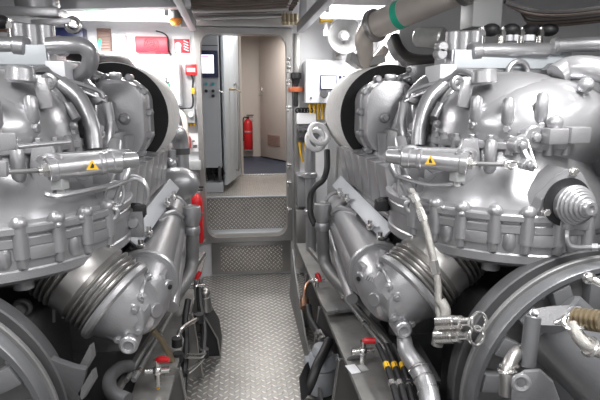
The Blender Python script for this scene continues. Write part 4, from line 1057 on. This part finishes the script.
br = GR('bracket', MB().prism(wp, V((.02, .03, -.01)), .004), 'silver')
GR('bracket_eye', MB().torus(at(521, 383, 1.20), (-.3, -1, .2), .020, .008, 22, 8), 'silver', br)
hs = thing('fire_hose_fitting', at(590, 330, 1.15), 'brass and steel hose fitting with braided tail, in front of the right gearbox', 'fitting')
f0, f1 = at(575, 318, 1.2), at(606, 322, 1.12)
pr = []
L = (f1-f0).length
for i in range(6): pr += [(.022, L*i/6), (.030, L*i/6+.004), (.030, L*i/6+.011), (.022, L*i/6+.014)]
build('coupling', MB().lathe([(.0, 0)]+pr+[(.022, L), (0, L)], f0, f1-f0, 22), M['brass'], hs)
build('nozzle', MB().lathe([(.0, 0), (.006, 0), (.010, .02), (.016, .03), (.014, .05), (.020, .055), (.020, .075), (.016, .08), (0, .08)], at(554, 323, 1.22), f0-at(554, 323, 1.22), 16), M['chrome'], hs)
build('braid', MB().tube([at(573, 324, 1.18), at(578, 336, 1.15), at(588, 346, 1.12), at(604, 353, 1.08)], .018, 12), M['braid'], hs)
build('clamp_ring', MB().torus(at(574, 322, 1.18), (-.6, -.3, 1), .026, .008, 20, 8).torus(at(590, 347, 1.11), (1, 0, -.5), .022, .007, 20, 8), M['chrome'], hs)
build('rail', MB().cyl(at(588, 277, 1.35), at(612, 290, 1.3), .013, n=12).ball(at(589, 278, 1.35), .02), M['chrome'], gR, 1)
# left gearbox: stepped casting and upright bracket fins
def GL(n, mb, m='silver', par=None, **k): return build(n, mb, M[m], par or gL, 1, **k)
GL('mount_foot', MB().prism([at(47, 357, 1.62), at(54, 361, 1.62), at(74, 368, 1.62), at(86, 370, 1.62), at(80, 402, 1.62), at(56, 402, 1.62), at(54, 380, 1.62)], (0, .03, 0), .004), 'dgrey')
GL('fin', MB().prism([at(90, 345, 1.68), at(92, 358, 1.68), at(80, 378, 1.68), at(76, 372, 1.68)], (.008, .02, 0)), 'hull')
GL('fin', MB().prism([at(92, 370, 1.62), at(94, 380, 1.62), at(82, 400, 1.62), at(78, 394, 1.62)], (.008, .02, 0)), 'hull')

for (x, y0, y1) in ((53, 288, 322), (62, 296, 318), (68, 298, 316)):
    build('drip_line', MB().cyl(at(x, y0, 1.95), at(x+1, y1, 1.95), .006, n=8), M['silver'], eL, 1)
GL('inspection_port', MB().cyl(at(22, 308, 1.95), at(22, 308, 1.86), .036, n=24, bev=.006).torus(at(22, 308, 1.86), (0, 1, 0), .026, .008, 22, 8), 'dgrey')
# ================================================================== SMALL MACHINERY BY THE WALKWAY
# right: feed pump with hose in the bed opening
pb_ = atz(320, 375, .10)
fp = thing('feed_pump', V((.335, 2.42, -.02)), 'small grey feed pump with a black hose, at the right edge of the walkway', 'pump')
pc_ = V((.305, 2.42, .3))
build('body', MB().cyl(V((pc_.x, 2.42, .05)), V((pc_.x, 2.42, .20)), .075, n=28, bev=.012).cyl(V((pc_.x, 2.42, .20)), V((pc_.x, 2.42, .27)), .085, .07, 28, .01).cyl(V((pc_.x, 2.42, .27)), V((pc_.x, 2.42, .32)), .055, .045, 20, .008).cyl(V((pc_.x-.09, 2.42, .23)), V((pc_.x+.09, 2.42, .23)), .03, n=16), M['cab'], fp)
build('base_plate', MB().box(V((pc_.x, 2.36, .03)), (.20, .20, .02)).box(V((pc_.x-.02, 2.27, .06)), (.16, .02, .04)), M['steel'], fp)
build('hose', MB().tube([at(308, 306, 2.9), at(310, 318, 2.8), at(315, 328, 2.65), at(321, 338, 2.5)], .022, 10).tube([at(329, 341, 2.45), at(324, 352, 2.35), at(317, 366, 2.25), at(311, 382, 2.2), at(306, 392, 2.2)], .026, 10), M['black'], fp)
build('union', MB().cyl(at(318, 333, 2.56), at(323, 341, 2.48), .026, n=6), M['chrome'], fp)
build('copper_pipe', MB().tube([at(316, 280, 3.1), at(309, 282, 3.1), at(305, 290, 3.05), at(304, 302, 3.0)], .012, 8).cyl(at(304, 300, 3.0), at(305, 308, 2.95), .03, n=12), M['copper'], fp)
build('pump_bracket', MB().prism([at(305, 365, 2.25), at(299, 378, 2.2), at(301, 400, 2.1), at(304, 400, 2.1), at(307, 372, 2.25)], (.02, .03, 0)), M['black'], label='small black bracket at the right edge of the walkway, before the feed pump', cat='bracket')
def valve(pos, lab, d, handle='redgloss'):
    pos = V(pos); d = V(d).normalized()
    t = thing('drain_valve', pos, lab, 'valve')
    build('body', MB().cyl(pos+V((0, 0, -.10)), pos+V((0, 0, .02)), .014, n=12).cyl(pos+V((-.05, 0, -.03)), pos+V((.05, .0, -.03)), .014, n=12).ball(pos+V((0, 0, -.03)), .022), M['chrome'], t)
    build('handle', MB().tube([pos+V((0, 0, .015)), pos+d*.02+V((0, 0, .02)), pos+d*.055+V((0, 0, .016))], [.013, .015, .012], 12), M[handle], t)
    return t
valve(at(363, 345, 2.0), 'valve with a red handle on the right engine bed, above the black fuse boxes', (1, -.3, .15))
valve(at(157, 364, 2.0), 'valve with a red handle on the left engine bed, near the left gearbox', (1, -.2, .1))
t = valve(at(317, 276, 2.95), 'small valve with a thin red lever at the foot of the right standpipe', (.3, -.6, -.8))
t = valve(at(196, 282, 2.95), 'small valve with a thin red lever at the foot of the left standpipe', (.5, .2, .8))
# right: black electrics box with banded cables
eb_ = thing('fuse_box', at(385, 380, 1.8), 'black electrics box with yellow banded cables, on the right engine bed', 'box')
build('housing', MB().box(V((.580, 1.83, .485)), (.15, .30, .09), (0, 0, -.08), .006).box(V((.580, 1.83, .535)), (.16, .31, .012), (0, 0, -.08), .003), M['black'], eb_)
for i in range(3):
    b_ = [at(378+8*i, 345, 1.9), at(384+8*i, 358, 1.82), at(389+8*i, 372, 1.74), at(398+8*i, 404, 1.6)]
    cbl = build('cable', MB().tube(b_, .012, 8), M['black'], eb_)
    build('cable_band', MB().cyl(b_[1].lerp(b_[2], .4), b_[1].lerp(b_[2], .75), .0135, n=10), M['yellow'], cbl)
    build('cable_end', MB().cyl(b_[2].lerp(b_[3], .3), b_[2].lerp(b_[3], .45), .015, n=10), M['chrome'], cbl)
mp = at(358, 372, 2.0)
build('rating_plate', MB().box(atz(353, 369, .437), (.045, .07, .004), (0, 0, .2), .001), M['panelwhite'], bR, 1)
build('small_plate', MB().box(atz(363, 368, .437), (.035, .05, .004), (0, 0, .2), .001), M['clear'], bR, 1)
build('grab_bar', MB().tube([at(348, 372, 2.05), at(348, 362, 2.05), at(352, 358, 2.05), at(362, 358, 2.02)], .010, 8, 4), M['dgrey'], bR, 1)
build('slot_cover', MB().box(atz(338, 308, .475), (.16, .10, .02), (0, 0, .12), .01).bolt(atz(337, 311, .487), (0, 0, 1), .012), M['hull'], bR, 1)
# left: chrome lines, black locker, rods
lp2 = thing('fuel_line', at(198, 330, 2.6), 'bright bent fuel lines with black unions, at the left edge of the walkway', 'pipe')
build('line', MB().tube([at(176, 345, 2.3), at(180, 332, 2.35), at(187, 325, 2.45), at(199, 318, 2.6)], .012, 8), M['chrome'], lp2)
build('line', MB().tube([at(186, 356, 2.3), at(200, 356, 2.4), at(205, 352, 2.5)], .014, 8), M['chrome'], lp2)
build('line', MB().tube([at(187, 372, 2.25), at(195, 366, 2.35), at(204, 357, 2.5)], .012, 8), M['chrome'], lp2)
for q, Y in (((177, 342), 2.3), ((178, 357), 2.3), ((199, 318), 2.6), ((204, 353), 2.5)): build('union', MB().cyl(at(q[0], q[1]+4, Y), at(q[0], q[1]-4, Y), .026, n=12), M['black'], lp2)
build('black_hose', MB().tube([at(188, 300, 2.7), at(185, 320, 2.6), at(186, 345, 2.45), at(184, 375, 2.3), at(182, 405, 2.2)], .018, 8).tube([at(199, 288, 2.9), at(200, 305, 2.8), at(204, 330, 2.65), at(203, 352, 2.5)], .018, 8), M['black'], lp2)
bx = thing('step_box', atz(214, 345, .0), 'low black box with a bright edge, standing on the left edge of the plates', 'box')
q = [V((-.36, 2.95, .0)), V((-.255, 2.95, .0)), V((-.27, 2.95, .13)), V((-.34, 2.95, .27)), V((-.36, 2.95, .27))]
build('body', MB().prism(q, (0, .28, 0)), M['black'], bx)
build('edge', MB().beam((-.253, 2.94, .0), (-.27, 2.94, .13), .008, .01, (0, 1, 0)).beam((-.27, 2.94, .13), (-.34, 2.94, .275), .008, .01, (0, 1, 0)).beam((-.36, 2.94, .006), (-.253, 2.94, .006), .008, .01), M['steel'], bx)
build('pump_head', MB().cyl(V((-.345, 3.05, .27)), V((-.345, 3.05, .37)), .045, .035, 20, .006).ball(V((-.345, 3.05, .39)), .035), M['steel'], bx)
build('brown_line', MB().tube([at(152, 330, 2.1), at(160, 338, 2.15), at(168, 352, 2.2), at(173, 361, 2.25), at(178, 363, 2.3)], .014, 8), M['brass'], bL, 1)
build('tag', MB().box(at(158, 386, 2.0), (.012, .01, .03)), M['yellow'], bL, 1)
build('bed_hose', MB().tube([at(128, 400, 1.7), at(112, 392, 1.75), at(110, 378, 1.85), at(120, 368, 1.95), at(130, 366, 2.0)], .026, 12), M['dgrey'], label='dark hose looping below the left bellows, next to the red handled valve', cat='hose')

# ================================================================== WORLD AND VIEW
w = bpy.data.worlds.new('room_air'); sc.world = w; w.use_nodes = True
w.node_tree.nodes['Background'].inputs[0].default_value = (.5, .5, .52, 1); w.node_tree.nodes['Background'].inputs[1].default_value = .15
sc.view_settings.view_transform = 'Standard'; sc.view_settings.look = 'None'; sc.view_settings.gamma = 1; sc.view_settings.use_curve_mapping = False
sc.view_settings.exposure = 0.14
